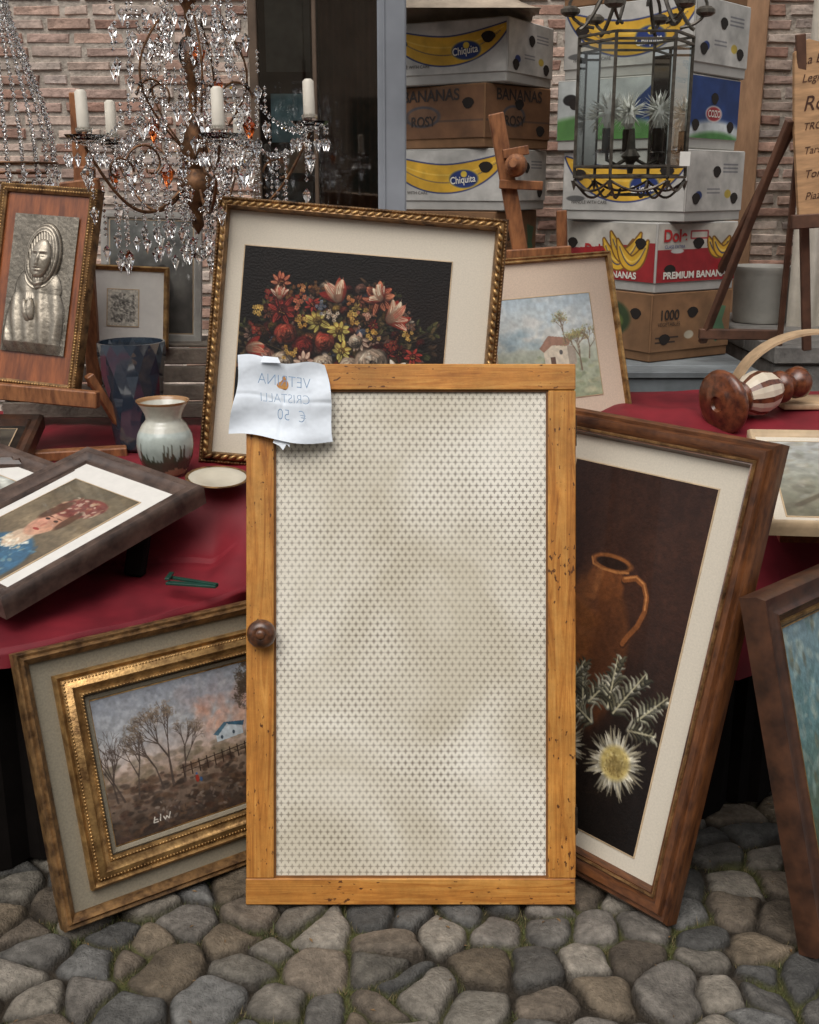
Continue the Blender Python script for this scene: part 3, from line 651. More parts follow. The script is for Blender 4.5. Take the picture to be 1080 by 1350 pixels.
def thistle(fx_,fy_,s_):
    cv.ell(fx_,fy_,42*s_,42*s_,(24,18,14),.7,0,.4)
    for (r0,r1,cc) in ((18,46,(140,130,108)),(18,43,(186,176,150)),(16,38,(214,206,184)),(14,30,(230,222,200))):
        for i in range(34):
            q=i*6.283/34+random.uniform(-.12,.12);l=random.uniform(.8,1.06)*r1*s_;bend=random.uniform(-.2,.2)
            p0=(fx_+math.cos(q)*r0*s_,fy_+math.sin(q)*r0*s_);p1=(fx_+math.cos(q+bend)*l,fy_+math.sin(q+bend)*l)
            cv.stroke([p0,p1],2.4*s_,.5,np.array(cc)*random.uniform(.55,1.05),.85)
    cv.ell(fx_,fy_,21*s_,20*s_,(178,158,98),1,0,.3);cv.daubs(120,fx_-14*s_,fx_+14*s_,fy_-14*s_,fy_+14*s_,[(138,116,66),(206,188,130),(112,92,52)],1,2.4,.6);cv.ell(fx_+2,fy_+4,12*s_,10*s_,(112,92,52),.5,0,.6)
thistle(170,368,1.12);thistle(80,372,.95)
cv.noise(40,.2,5)
Cr=(.67,-.742,0);Cu=(.203,.183,.962)
wC=.68;BRc=Vector((.588,2.199,.004));BLc=BRc-Vector(Cr).normalized()*wC
e=frame('jug_and_thistle_painting',BLc,Cr,Cu,wC,1.10,[(0,0),(0,.016),(.008,.026),(.016,.022),(.022,.034),(.034,.032),(.042,.022),(.050,.020),(.056,.024),(.062,.010),(.064,.003)],m_walnut,m_linen,(.14,.105,.550,.975),cv,m_paint)
mb=MB();moulding(mb,wC-.09,1.01,[(0,.022),(.003,.0265),(.007,.0245),(.008,.018)],0,.045,.045);mb.obj('gilt_line',m_golddk,e,smooth=True)
# --- right hand painting
cv=CV(120,200,(110,140,140));cv.vgrad([(0,(120,140,146)),(.35,(96,128,130)),(.7,(84,98,80)),(1,(60,64,44))]);cv.daubs(300,0,120,0,200,[(140,154,148),(90,118,114),(170,176,160),(104,92,64)],3,9,.4);cv.noise(30,.2)
e=frame('lakeside_painting',(.857,2.091,.004),(.738,.675,-.0),(-.168,.217,.962),.46,.793,[(0,0),(0,.022),(.010,.034),(.022,.030),(.040,.028),(.050,.036),(.060,.02),(.075,.014),(.078,.003)],m_walnutdk,m_olive,(.10,.10,.36,.70),cv,m_paint)
mb=MB();moulding(mb,.46-.14,.793-.14,[(0,.014),(.004,.022),(.012,.018),(.014,.01)],0,.07,.07);mb.obj('gilt_line',m_gold,e,smooth=True)
# --- house watercolour
cv=CV(200,190,(190,200,196));cv.vgrad([(0,(176,190,196)),(.4,(206,206,196)),(.55,(176,180,160)),(1,(150,156,124))])
cv.daubs(60,0,200,0,80,[(190,204,210),(214,212,204)],8,20,.3);cv.daubs(20,0,90,60,90,[(150,170,176),(164,182,186)],8,20,.4,0);cv.daubs(160,0,200,110,190,[(150,158,120),(178,176,140),(122,134,100),(190,180,150)],3,12,.4,.1)
cv.poly([(92,92),(140,86),(140,130),(92,134)],(214,200,176));cv.poly([(84,94),(104,72),(152,80),(142,94),(110,90),(92,102)],(158,118,96));cv.poly([(140,92),(156,96),(156,128),(140,130)],(170,156,138));cv.poly([(104,112),(114,112),(114,132),(104,133)],(96,70,54));cv.ell(126,104,3.5,4.5,(90,84,78))
def wtree(x,y,l,a,w,dpt):
    x1=x+math.cos(a)*l;y1=y-math.sin(a)*l;cv.stroke([(x,y),(x1,y1)],w,w*.6,(120,100,78),.8)
    if dpt>0:
        for _ in range(3): wtree(x1,y1,l*random.uniform(.6,.8),a+random.uniform(-.6,.6),w*.6,dpt-1)
    else: cv.daubs(2,x1-5,x1+5,y1-5,y1+5,[(150,150,96),(190,160,90),(132,142,98)],.8,2.2,.45)
wtree(164,140,24,1.6,2,5);wtree(138,86,18,1.7,1.4,4);wtree(182,120,20,1.4,1.5,4)
cv.noise(30,.15,5)
e=frame('farmhouse_watercolour',(.232,3.64,.802),(.932,.359,.046),(-.144,.250,.957),.571,.58,[(0,0),(0,.014),(.005,.020),(.010,.016),(.016,.018),(.020,.003)],m_gold,m_pinklinen,(.10,.10,.47,.445),cv,m_glazed)
# --- silver relief
e=frame('silver_relief_icon',(-1.324,3.49,1.011),(.967,-.246,-.062),(.125,.247,.961),.329,.62,[(0,0),(0,.014),(.006,.022),(.012,.018),(.018,.024),(.026,.018),(.026,.006)],m_golddk,m_redwood,None,None,matz=.010)
mb=MB();beads(mb,.329,.62,.017,.022,.009,(.004,.004,.003));beads(mb,.329,.62,.004,.018,.008,(.0035,.0035,.003));mb.obj('bead_ornament',m_gold,e,smooth=True)
H_,W_=300,160;yy,xx2=np.mgrid[0:1:300j,0:1:160j];yy=1-yy
hm=np.zeros((H_,W_));AS=1.95
def eld(cx,cy,rx,ry,rot=0):
    dx=(xx2-cx);dy=(yy-cy)*AS;c_,s_=math.cos(rot),math.sin(rot);dx,dy=dx*c_+dy*s_,-dx*s_+dy*c_
    return (dx/rx)**2+(dy/ry)**2
def up(h,cx,cy,rx,ry,rot=0,pw=.5,base=0):
    global hm
    dd=eld(cx,cy,rx,ry,rot);hm=np.where(dd<1,np.maximum(hm,base+h*np.clip(1-dd,0,1)**pw),hm)
up(.018,.50,.20,.46,.70);up(.016,.46,.05,.50,.5);up(.014,.50,.46,.36,.34)
up(.024,.52,.70,.28,.47,-.08,.45)
hair=eld(.53,.69,.20,.36,-.08)
hm=np.where(hair<1,.016+.004*(1-hair),hm)
fd=eld(.54,.675,.150,.275,-.12);hm=np.where(fd<1,.019+.013*np.clip(1-fd,0,1)**.5,hm)
def add(a,cx,cy,rx,ry,rot=0):
    global hm
    hm=hm+a*np.exp(-eld(cx,cy,rx,ry,rot))
add(.005,.535,.665,.018,.085,-.12);add(.0025,.528,.632,.032,.022)
for cx in (.475,.60): add(-.0045,cx,.698,.045,.030);add(.0038,cx,.694,.030,.014);add(.0018,cx,.722,.05,.010,.1)
add(-.003,.525,.602,.05,.012);add(.0032,.525,.592,.04,.012);add(.0028,.525,.610,.04,.009);add(.0025,.525,.558,.04,.03)
up(.010,.52,.52,.08,.12,0,.5,.012);up(.012,.40,.30,.06,.16,.35,.5,.016);up(.010,.47,.31,.05,.15,.15,.5,.018)
for i in range(4): add(.003,.39+.028*i,.37,.010,.07,.2)
s1=np.sin((xx2-.5)*34*(1-.5*yy)+ (yy*9)+3.5*fbm(xx2,yy*1.4,3,5));body=(hm>.003)&(fd>1)
hm=hm+np.where(body&(yy<.54),.0026*s1*np.clip((.57-yy)*8,0,1),0)
vr=np.sqrt(eld(.52,.70,.28,.47,-.08));hm=hm+np.where(body&(yy>=.46)&(hair>1)&(vr<1),.0013*np.sin(vr*46),0)
hm=hm+np.where((hair<1)&(fd>1),.0010*np.sin(xx2*150+yy*60),0)
for _ in range(3): hm[1:-1,1:-1]=(hm[1:-1,1:-1]*4+hm[:-2,1:-1]+hm[2:,1:-1]+hm[1:-1,:-2]+hm[1:-1,2:])/8
fade_=np.clip(np.minimum(np.minimum(xx2,1-xx2),np.minimum(yy,1-yy))*14,0,1);hm=hm*fade_+.0012*fbm(xx2,yy*2,22,3)
P=np.stack([.062+xx2*.215,.11+yy*.42,.016+hm*1.25],-1)
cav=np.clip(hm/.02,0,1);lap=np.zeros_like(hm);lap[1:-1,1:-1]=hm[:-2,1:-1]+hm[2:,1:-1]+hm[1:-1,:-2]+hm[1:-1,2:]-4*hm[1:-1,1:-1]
pat=np.clip(.50+.42*cav-np.clip(lap*900,-.25,.5),.2,1.05)   # darker in the hollows, lighter on the raised parts
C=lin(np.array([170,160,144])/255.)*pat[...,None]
m_silver=M('tarnished_silver',(1,1,1),rough=.42,metal=.7,var=.3,scale=14,attr='Col')
gridmesh('silver_plaque',P,C,m_silver,e)
e=empty('table_easel')
mb=MB();mb.bar((-1.06,3.80,.95),(-1.04,3.78,1.88),.045,.028);mb.bar((-1.10,3.74,1.585),(-.98,3.74,1.60),.045,.05);mb.bar((-1.30,3.45,1.0),(-.93,3.36,.985),.03,.05)
mb.bar((-1.30,3.52,.99),(-1.34,3.38,.80),.028,.03);mb.bar((-.97,3.42,1.05),(-.865,3.5,.80),.03,.025);mb.bar((-1.06,3.80,1.2),(-1.08,4.0,.83),.035,.025);mb.bar((-1.32,3.30,.815),(-.87,3.42,.815),.05,.03)
mb.bar((-1.04,3.79,1.60),(-1.035,3.79,1.66),.06,.05)
mb.obj('easel_parts',m_easel,e)
# --- portrait lying on the cloth
cv=CV(230,300,(112,96,74));cv.vgrad([(0,(92,82,64)),(.5,(118,104,82)),(1,(88,76,60))]);cv.noise(5,.3)
cv.ell(120,270,95,90,(52,92,118),1,0,.1);cv.daubs(160,40,200,200,300,[(60,104,134),(90,138,158),(36,70,96),(150,158,140)],3,9,.5)
cv.ell(112,190,30,34,(196,170,144));cv.daubs(60,80,150,196,226,[(226,218,200),(200,184,156)],3,8,.6)
cv.ell(118,130,38,50,(190,144,118),1,.1,.12);cv.ell(104,138,17,22,(204,128,110),.30,0,.7);cv.ell(140,120,20,34,(156,104,80),.45,0,.6)
for ex_ in (102,130): cv.ell(ex_,124,7,3.2,(60,40,34));cv.ell(ex_,116,9,1.6,(92,58,42))
cv.ell(116,142,4.5,8,(176,114,92),.8);cv.ell(116,158,10,3.4,(150,58,50))
cv.ell(132,70,62,34,(116,58,50),1,-.25,.12);cv.daubs(90,75,190,44,100,[(140,82,66),(176,146,116),(98,46,42),(200,186,164)],3,9,.6);cv.ell(86,96,16,36,(80,52,36),.9,.2,.3);cv.ell(154,112,12,34,(80,52,36),.9,-.1,.3)
cv.noise(30,.18)
darkprof=[(0,0),(0,.018),(.008,.026),(.020,.022),(.030,.026),(.044,.014),(.052,.012),(.056,.002)]
Hr=Vector((.377,.489,.14));Hu=Vector((-.376,.278,.044))
Hl=Hr.length;Hw=Hu.length
TLp=Vector((-.918,2.413,.68))
e=frame('framed_lady_portrait',TLp+Hu,(-Hu),Hr,Hw,Hl,darkprof,m_grwood,m_white,(.105,.06,.365,.50),cv,m_glazed,thick=.03)
cv2=CV(60,80,(180,176,164));cv2.vgrad([(0,(176,178,170)),(1,(112,104,86))]);cv2.noise(8,.5)
e=frame('framed_sepia_print',TLp+Hu+V(-.30,.27,.045),(-Hu),Hr*.9+V(0,.1,.0),Hw,.5,darkprof,m_grwood,m_white,(.10,.12,.37,.38),cv2,m_glazed,thick=.03)
mb=MB();mb.bar((-.72,2.82,.62),(-.70,2.84,.74),.05,.05);mb.bar((-1.0,2.55,.60),(-1.0,2.58,.66),.08,.06);mb.obj('wooden_prop_blocks',m_black)
mb=MB();mb.bar((-.60,2.66,.655),(-.47,2.62,.660),.018,.006);mb.bar((-.60,2.70,.655),(-.47,2.62,.664),.012,.006);mb.bar((-.60,2.66,.664),(-.60,2.72,.660),.012,.006);mb.obj('green_folding_plate_stand',M('dark_green_wire',rgb(24,66,54),rough=.4,var=.2))
cv3=CV(60,60,(62,56,46));cv3.noise(6,.6)
e=frame('dark_bevelled_frame',(-1.60,3.10,.83),(.95,.10,-.02),(-.10,.95,.22),.50,.34,[(0,0),(0,.02),(.01,.028),(.03,.018),(.036,.024),(.045,.004)],m_walnutdk,m_dark,(.07,.07,.43,.27),cv3,m_glazed)
mb=MB();mb.lathe([(.0,.0),(.05,.0),(.075,.02),(.085,.045),(.082,.045),(.07,.022),(.0,.006)],(-1.28,3.22,.90),(0,0,1),24);mb.obj('glass_dish',m_crys,smooth=True)
# --- small engraving and mirror on crate behind
mb=MB()
for i in range(4): mb.bbox((-1.40,3.86,.83+i*.062),(-.60,3.875,.83+i*.062+.054),.003)
mb.bbox((-1.40,3.885,.83),(-1.36,4.09,1.07),.003);mb.bbox((-.64,3.885,.83),(-.60,4.09,1.07),.003);mb.bbox((-1.40,3.87,1.072),(-.60,4.1,1.084),.003)
mb.obj('wooden_crate',M('weathered_grey_wood',rgb(116,106,94),rough=.8,var=.3,scale=12,bump=.3))
cv=CV(70,80,(196,190,176));cv.daubs(200,8,62,10,70,[(120,116,108),(90,86,80),(150,146,136),(70,66,62)],1,5,.6);cv.noise(20,.3)
e=frame('framed_engraving',(-1.10,3.80,1.088),(.98,.10,-.05),(-.10,.22,.96),.29,.27,[(0,0),(0,.012),(.006,.018),(.014,.012),(.018,.003)],m_gold,m_white,(.09,.07,.19,.19),cv,m_glazed)
cv=CV(90,120,(86,84,78));cv.vgrad([(0,(120,124,120)),(.5,(96,94,88)),(1,(70,66,60))]);cv.ell(56,74,12,18,(58,54,50));cv.ell(56,54,6,8,(58,54,50));cv.noise(8,.4)
e=frame('grey_framed_print',(-1.06,3.93,1.088),(.985,.06,-.03),(-.06,.2,.97),.34,.44,[(0,0),(0,.012),(.008,.014),(.022,.012),(.024,.003)],M('grey_painted_frame',rgb(176,172,164),rough=.5,var=.15),m_white,(.03,.03,.31,.41),cv,m_glazed)
# --- landscape frames lying on the right
cv=CV(140,140,(150,150,140));cv.vgrad([(0,(160,162,160)),(.5,(140,140,126)),(1,(104,100,80))]);cv.daubs(260,0,140,0,140,[(170,170,162),(124,126,108),(142,132,112),(92,86,72)],2,9,.35);cv.stroke([(10,120),(40,90),(80,84),(130,60)],3,2,(86,78,62),.7);cv.daubs(40,80,130,20,60,[(110,104,84),(84,80,64)],3,8,.5);cv.noise(20,.2)
e=frame('countryside_painting',(.838,2.55,.83),(.98,-.165,.02),(.083,.48,.12),.55,.50,[(0,0),(0,.014),(.006,.020),(.014,.016),(.020,.003)],m_creamw,m_linen,(.05,.05,.50,.45),cv,m_glazed)
e=frame('small_countryside_painting',(.90,2.64,.785),(.98,-.12,.02),(.06,.48,.05),.55,.60,darkprof,m_redwood,m_linen,(.10,.10,.45,.46),CV(20,20,(120,118,100)),m_glazed)
# ---------------------------------------------------------------- vases and plate
mb=MB();n=16;prof=[(.0,0),(.060,0),(.066,.008),(.068,.03),(.076,.10),(.084,.17),(.092,.24),(.100,.30),(.104,.335),(.097,.335),(.092,.30),(.082,.20),(.070,.10),(.060,.035),(0,.03)]
o=V(-.857,3.51,.805)
v=[];f=[]
for k_,(r_,z_) in enumerate(prof):
    for i in range(n):
        q=2*math.pi*(i+.5*(k_%2))/n;rr=r_*(1.0 if k_ in (0,1,2,8,9,14) else 1+.045*((i+k_)%2));v.append(o+V(rr*math.cos(q),rr*math.sin(q),z_))
for k_ in range(len(prof)-1):
    for i in range(n):
        j=(i+1)%n;a,b_,c_,d_=k_*n+i,k_*n+j,(k_+1)*n+j,(k_+1)*n+i
        if k_%2==0: f+=[(a,b_,d_),(b_,c_,d_)]
        else: f+=[(a,b_,c_),(a,c_,d_)]
mb.add(v,f);mb.obj('blue_glass_vase',m_blueglass)
prof=[(.050,0),(.056,.004),(.064,.02),(.076,.05),(.081,.085),(.078,.115),(.062,.145),(.050,.158),(.052,.172),(.062,.192),(.073,.208),(.076,.214),(.070,.212),(.058,.19),(.046,.165),(.046,.14)]
pr=np.array(prof);tt=np.linspace(0,len(prof)-1,90);R_=np.interp(tt,range(len(prof)),pr[:,0]);Z_=np.interp(tt,range(len(prof)),pr[:,1])
for _ in range(3): R_[1:-1]=(R_[:-2]+2*R_[1:-1]+R_[2:])/4
A=np.linspace(0,2*np.pi,140);P=np.zeros((90,140,3));P[...,0]=-.70+R_[:,None]*np.cos(A);P[...,1]=3.187+R_[:,None]*np.sin(A);P[...,2]=.803+Z_[:,None]
AA=np.broadcast_to(A,(90,140));Zn=np.broadcast_to(Z_[:,None],(90,140))
C=np.zeros((90,140,3));C[:]=[190,188,174]
sk=np.clip((Zn-.02)/.1,0,1)[...,None]
C=np.where(Zn[...,None]<.13,np.array([134,144,136])*(1-sk)+np.array([178,186,178])*sk,C)
tr=.045+.045*vnoise(AA,AA*0,9,3)*vnoise(AA,AA*0,30,5)
C=np.where((Zn<tr)[...,None],np.array([70,74,60]),C);C=np.where((Zn<.022+.006*np.sin(AA*5))[...,None],np.array([160,134,104]),C)
for a_ in rng.uniform(0,6.28,12): C=np.where(((np.abs(AA-a_)<(.10*(1-(Zn-.03)/.075)))&(Zn>.025)&(Zn<.10))[...,None],np.array([76,72,58]),C)
C=np.where(((Zn>.205))[...,None],np.array([160,120,80]),C)
m_porc=M('painted_porcelain',(1,1,1),rough=.2,attr='Col',var=.12,scale=50,coat=.5)
gridmesh('porcelain_vase',P,lin(C/255.),m_porc,flip=True)
mb=MB();mb.lathe([(0,.006),(.045,.006),(.05,.008),(.085,.018),(.087,.020),(.084,.021),(.05,.012),(0,.010)],(-.53,3.04,.81),(.05,-.1,1),40,0);mb.lathe([(.079,.0203),(.083,.0217),(.087,.0213),(.088,.0195)],(-.53,3.04,.81),(.05,-.1,1),40,1)
mb.obj('gilt_rim_plate',[M('cream_porcelain',rgb(204,196,176),rough=.2,coat=.4,var=.06),m_golddk],smooth=True)
# ---------------------------------------------------------------- chandelier
def chandelier(name,cx,cy,zt,R,arms,seed,ph=.06,amb=True):
    random.seed(seed);e=empty(name,Matrix.Translation((cx,cy,zt)))
    met=MB();cry=MB();am=MB();wax=MB()
    met.lathe([(0,.25),(.012,.25),(.012,.05),(.03,.03),(.012,0),(.010,-.12),(.028,-.15),(.018,-.19),(.012,-.30),(.026,-.33),(.042,-.37),(.046,-.42),(.03,-.46),(.055,-.49),(.06,-.52),(.035,-.56),(.016,-.60),(.02,-.63),(0,-.66)],(0,0,0),(0,0,1),14)
    ends=[]
    for i in range(arms):
        q=6.283*i/arms+ph; R1=R; zc=-.385+(.05 if i==0 else 0)
        c_,s_=math.cos(q),math.sin(q);pts=[]
        for t in np.linspace(0,1,22):
            r_=.03+(R1-.03)*t; z_=-.50-.10*math.sin(t*3.0)*1.1+ (zc+.50)*t**2.2 ; pts.append((c_*r_,s_*r_,z_))
        met.tube(pts,.006,7,0,.0045)
        for (r0,z0,rr,dr) in ((R1*.45,-.45,.075,1),(R1*.72,-.47,.05,-1),(R1*.35,-.25,.06,1)):
            pts=[]
            for t in np.linspace(0,4.6,20):
                ra=rr*(1-t/6.5);pts.append((c_*(r0+dr*ra*math.cos(t)),s_*(r0+dr*ra*math.cos(t)),z0+ra*math.sin(t)))
            met.tube(pts,.0036,5)
        pts=[]
        for t in np.linspace(0,1,14):
            r_=.02+R1*.42*math.sin(t*2.7);pts.append((c_*r_,s_*r_,-.42+.40*t))
        met.tube(pts,.0036,5)
        E_=(c_*R1,s_*R1,zc);ends.append(E_)
        cry.lathe([(.006,-.012),(.022,-.008),(.045,.002),(.060,.018),(.054,.016),(.03,.004),(.006,0)],E_,(0,0,1),12)
        cry.lathe([(.012,.01),(.022,.02),(.026,.035),(.018,.04)],E_,(0,0,1),8)
        wax.lathe([(0,.140),(.010,.142),(.0175,.135),(.0185,.03),(0,.03)],E_,(random.uniform(-.04,.04),random.uniform(-.04,.04),1),12)
        for j in range(11):
            a=6.283*j/11;px,py=E_[0]+.055*math.cos(a),E_[1]+.055*math.sin(a)
            for k2 in range(2): cry.octa((px,py,zc-.004-.012*k2),.005,.011,0,5,.5)
            cry.octa((px,py,zc-.045),.0105,.044,0,6,.3)
        (am if amb and i==2 else cry).octa((E_[0],E_[1],zc-.09),.020,.080,0,8,.35)
        for k2 in range(8): cry.octa((c_*R1*.96,s_*R1*.96,zc-.03-.018*k2),.007,.015,0,6,.5)
        cry.octa((c_*R1*.96,s_*R1*.96,zc-.20),.015,.06,0,7,.3)
    def string(a,b,sag,n,r_):
        for k2 in range(n+1):
            t=k2/n;x=a[0]+(b[0]-a[0])*t;y=a[1]+(b[1]-a[1])*t;z=a[2]+(b[2]-a[2])*t-sag*4*t*(1-t)
            cry.octa((x,y,z),r_*random.uniform(.8,1.2),r_*2.2,0,6,.5)
    crown=[(.08*math.cos(6.283*i/arms+ph),.08*math.sin(6.283*i/arms+ph),-.0) for i in range(arms)]
    mid=[(R*.48*math.cos(6.283*(i+.0)/arms+ph),R*.48*math.sin(6.283*(i+.0)/arms+ph),-.22) for i in range(arms)]
    hal=[(R*.55*math.cos(6.283*(i+.5)/arms+ph),R*.55*math.sin(6.283*(i+.5)/arms+ph),-.36) for i in range(arms)]
    for i in range(arms):
        j=(i+1)%arms
        string(crown[i],mid[i],.03,13,.0082);string(mid[i],ends[i],.05,15,.0082);string(ends[i],hal[i],.07,14,.0076);string(hal[i],ends[j],.07,14,.0076);string(mid[i],mid[j],.06,12,.0082);string(crown[i],hal[i],.02,18,.0078)
        string(ends[i],(0,0,-.58),.06,18,.0078);string(hal[i],(0,0,-.62),.05,14,.0075);string(mid[i],hal[i],.05,9,.0075)
        for p,l in ((mid[i],1.2),(crown[i],.9),(hal[i],1.2)):
            for k2 in range(3): cry.octa((p[0],p[1],p[2]-.02-.022*k2),.009,.018,0,6,.5)
            (am if amb and random.random()<.4 else cry).octa((p[0],p[1],p[2]-.11),.019*l,.07*l,0,8,.35)
    for i in range(60):
        a=random.uniform(0,6.283);r_=random.uniform(.03,R*.85);z0=-.46-random.uniform(-.08,.12)
        z1=-.60-.14*random.random()
        n=int((z0-z1)/.018)
        for k2 in range(n): cry.octa((r_*math.cos(a),r_*math.sin(a),z0-.018*k2),.0068,.014,0,5,.5)
        (am if amb and random.random()<.05 else cry).octa((r_*math.cos(a),r_*math.sin(a),z1-.02),.014,.056,0,6,.3)
    for i in range(80):
        a=random.uniform(0,6.283);r_=random.uniform(.05,R*.78);z=random.uniform(-.42,.12)
        for k2 in range(4): cry.octa((r_*math.cos(a),r_*math.sin(a),z-.018*k2),.007,.014,0,5,.5)
        (am if amb and random.random()<.05 else cry).octa((r_*math.cos(a),r_*math.sin(a),z-.11),.014,.056,0,6,.3)
    for t_,(rr,zz) in enumerate(((.10,.02),(.15,-.06),(.07,.12))):
        for i in range(14):
            a=6.283*i/14;cry.octa((rr*math.cos(a),rr*math.sin(a),zz),.008,.018,0,6,.5);cry.octa((rr*math.cos(a),rr*math.sin(a),zz-.045),.011,.05,0,6,.3)
    cry.sph((0,0,-.72),.024,0,10,6);cry.sph((0,0,-.12),(.04,.04,.05),0,10,6)
    met.obj('bronze_frame',m_bronze,e,smooth=True);cry.obj('crystals',m_crys,e);am.obj('amber_drops',m_amber,e)
    wax.obj('candles',m_candle,e,smooth=True)
    met2=MB();met2.tube([(0,0,.25),(0,0,1.05)],.004,6);met2.obj('chain',m_bronze,e)
chandelier('crystal_chandelier',-.67,3.72,2.11,.36,5,3)
e=empty('basket_chandelier',Matrix.Translation((-1.30,3.85,1.62)));cry=MB();met=MB()
for i in range(20):
    a=6.283*i/20
    for k_ in range(34):
        t=k_/33;r_=.04+.11*math.sin(min(1,t*1.15)*1.45)**1.5;z_=.55-.52*t
        cry.octa((r_*math.cos(a),r_*math.sin(a),z_),.0085,.019,0,6,.5)
for zz,rr in ((.03,.155),(.0,.13),(-.03,.10),(-.06,.07)):
    met.tube([(rr*math.cos(6.283*i/30),rr*math.sin(6.283*i/30),zz+.02) for i in range(31)],.004,5)
    for i in range(20):
        a=6.283*i/20;cry.octa((rr*math.cos(a),rr*math.sin(a),zz-.01),.010,.045,0,6,.3)
met.tube([(0,0,.5),(0,0,1.5)],.005,6)
cry.obj('crystals',m_crys,e);met.obj('rings',m_bronze,e,smooth=True)
# ---------------------------------------------------------------- lantern
random.seed(11)
e=empty('hanging_lantern',Matrix.Translation((.668,3.6,1.625)));met=MB();pan=MB();wh=MB();soc=MB()
n=6;R=.168;Ht=.395
cor=[(R*math.cos(6.283*(i+.0)/n),R*math.sin(6.283*(i+.0)/n)) for i in range(n)]
for i in range(n):
    a=cor[i];b_=cor[(i+1)%n]
    met.bar((*a,0),(*a,Ht),.009,.009)
    for z in (0,.03,Ht-.02,Ht): met.bar((*a,z),(*b_,z),.009,.007)
    pan.add([(a[0]*.985,a[1]*.985,.03),(b_[0]*.985,b_[1]*.985,.03),(b_[0]*.985,b_[1]*.985,Ht-.02),(a[0]*.985,a[1]*.985,Ht-.02)],[(0,1,2,3)])
    pts=[(a[0]+(b_[0]-a[0])*t,a[1]+(b_[1]-a[1])*t,-.01-.03*math.sin(t*math.pi)) for t in np.linspace(0,1,9)];met.tube(pts,.004,5)
    pts=[(a[0]*(1-.55*t),a[1]*(1-.55*t),-.005-.055*math.sin(t*2.6)) for t in np.linspace(0,1,10)];met.tube(pts,.004,5)
    pts=[(a[0]*(1-t)**.8*1.0,a[1]*(1-t)**.8,Ht+.02+.30*t**1.5) for t in np.linspace(0,.97,16)];met.tube(pts,.006,6)
    q=math.atan2(a[1],a[0]);pts=[(math.cos(q)*(R*.75+.09*math.sin(t)*(1-t/9)),math.sin(q)*(R*.75+.09*math.sin(t)*(1-t/9)),Ht+.09-.065*math.cos(t)*(1-t/9)) for t in np.linspace(0,4.6,18)];met.tube(pts,.005,5)
    met.sph((math.cos(q)*(R+.03),math.sin(q)*(R+.03),Ht+.07),(.03,.03,.016),0,8,5)
    met.lathe([(.010,0),(.004,-.02),(0,-.03)],(a[0],a[1],-.01),(0,0,1),8)
met.lathe([(R*.42,-.055),(R*.42,-.05),(0,-.045)],(0,0,0),(0,0,1),6)
met.lathe([(0,0),(.155,.0),(.155,.004),(0,.004)],(0,0,.004),(0,0,1),6)
met.lathe([(.03,0),(.05,.02),(.03,.05),(.02,.08),(0,.09)],(0,0,Ht+.25),(0,0,1),14)
met.lathe([(.008,.0),(.012,.03),(.03,.05),(.014,.07),(.008,.13),(.008,.0)],(0,0,.01),(0,0,1),12)
for i in range(3):
    x,y=((-.075,-.02),(.0,.06),(.075,-.02))[i]
    met.tube([(0,0,.06),(x*.6,y*.6,.035),(x,y,.05),(x,y,.075)],.006,6)
    soc.lathe([(.024,.07),(.017,.075),(.017,.14),(.0,.14)],(x,y,0),(0,0,1),12)
    wh.lathe([(.009,.14),(.018,.157),(.020,.18),(.009,.225),(0,.24)],(x,y,0),(0,0,1),10)
    for j in range(70):
        a1=random.uniform(0,6.283);a2=random.uniform(-1.2,1.4);l=.062;dv=V(math.cos(a1)*math.cos(a2),math.sin(a1)*math.cos(a2),math.sin(a2))
        p0=V(x,y,.19);s1=dv.cross(V(0,0,1));s1.normalize();s1*=.0045;s2=dv.cross(s1).normalized()*.0045
        wh.add([p0+s1,p0-s1,p0+dv*l,p0+s2,p0-s2],[(0,1,2),(3,4,2)])
met.obj('iron_cage',M('lantern_iron',rgb(96,90,80),rough=.45,metal=.5,var=.4,scale=30,col2=rgb(56,50,44)),e,smooth=False);pan.obj('glass_panes',m_pane,e);wh.obj('flame_bulbs',M('frosted_bulb',rgb(230,230,222),rough=.3,var=.05),e);soc.obj('candle_sockets',m_dark,e,smooth=True)
ch=MB()
for i in range(26): ch.tube([(.010*math.cos(a)*(1 if i%2 else .2),.010*math.cos(a)*(.2 if i%2 else 1),Ht+.36+.02*i+.014*math.sin(a)) for a in np.linspace(0,6.283,9)],.002,4)
ch.obj('chain',m_dark,e)
tg=MB();tg.box((.115,-.150,.03),(.145,-.148,.07));tg.obj('price_tag',m_white,e)
mb=MB();mb.tube([(-2.3,3.72,3.16),(2.3,3.72,3.16)],.02,12);mb.tube([(-2.3,3.72,0),(-2.3,3.72,3.18)],.022,12);mb.tube([(2.3,3.72,0),(2.3,3.72,3.18)],.022,12);mb.obj('hanging_rail',M('galvanised_steel',rgb(150,152,154),rough=.4,metal=.8,var=.2),smooth=True)
# ---------------------------------------------------------------- easel in the middle
mb=MB()
mb.bar((.50,3.98,.80),(.285,3.98,1.83),.052,.028,0,(0,1,0));mb.bar((.33,3.965,1.36),(.55,3.965,1.375),.03,.06,0)
mb.bar((.555,3.99,.80),(.515,3.99,1.52),.035,.025,0,(0,1,0));mb.bar((.30,3.955,1.605),(.445,3.955,1.60),.024,.03,0)
mb.lathe([(0,-.03),(.022,-.03),(.034,-.018),(.038,0),(.034,.018),(.02,.03),(.012,.05),(0,.05)],(.352,3.93,1.665),(-.3,-1,.1),20)
mb.bar((.31,3.955,1.70),(.395,3.955,1.715),.02,.03,0);mb.bar((.50,4.0,1.2),(.36,4.1,.82),.035,.022)
mb.obj('wooden_easel',m_easel)
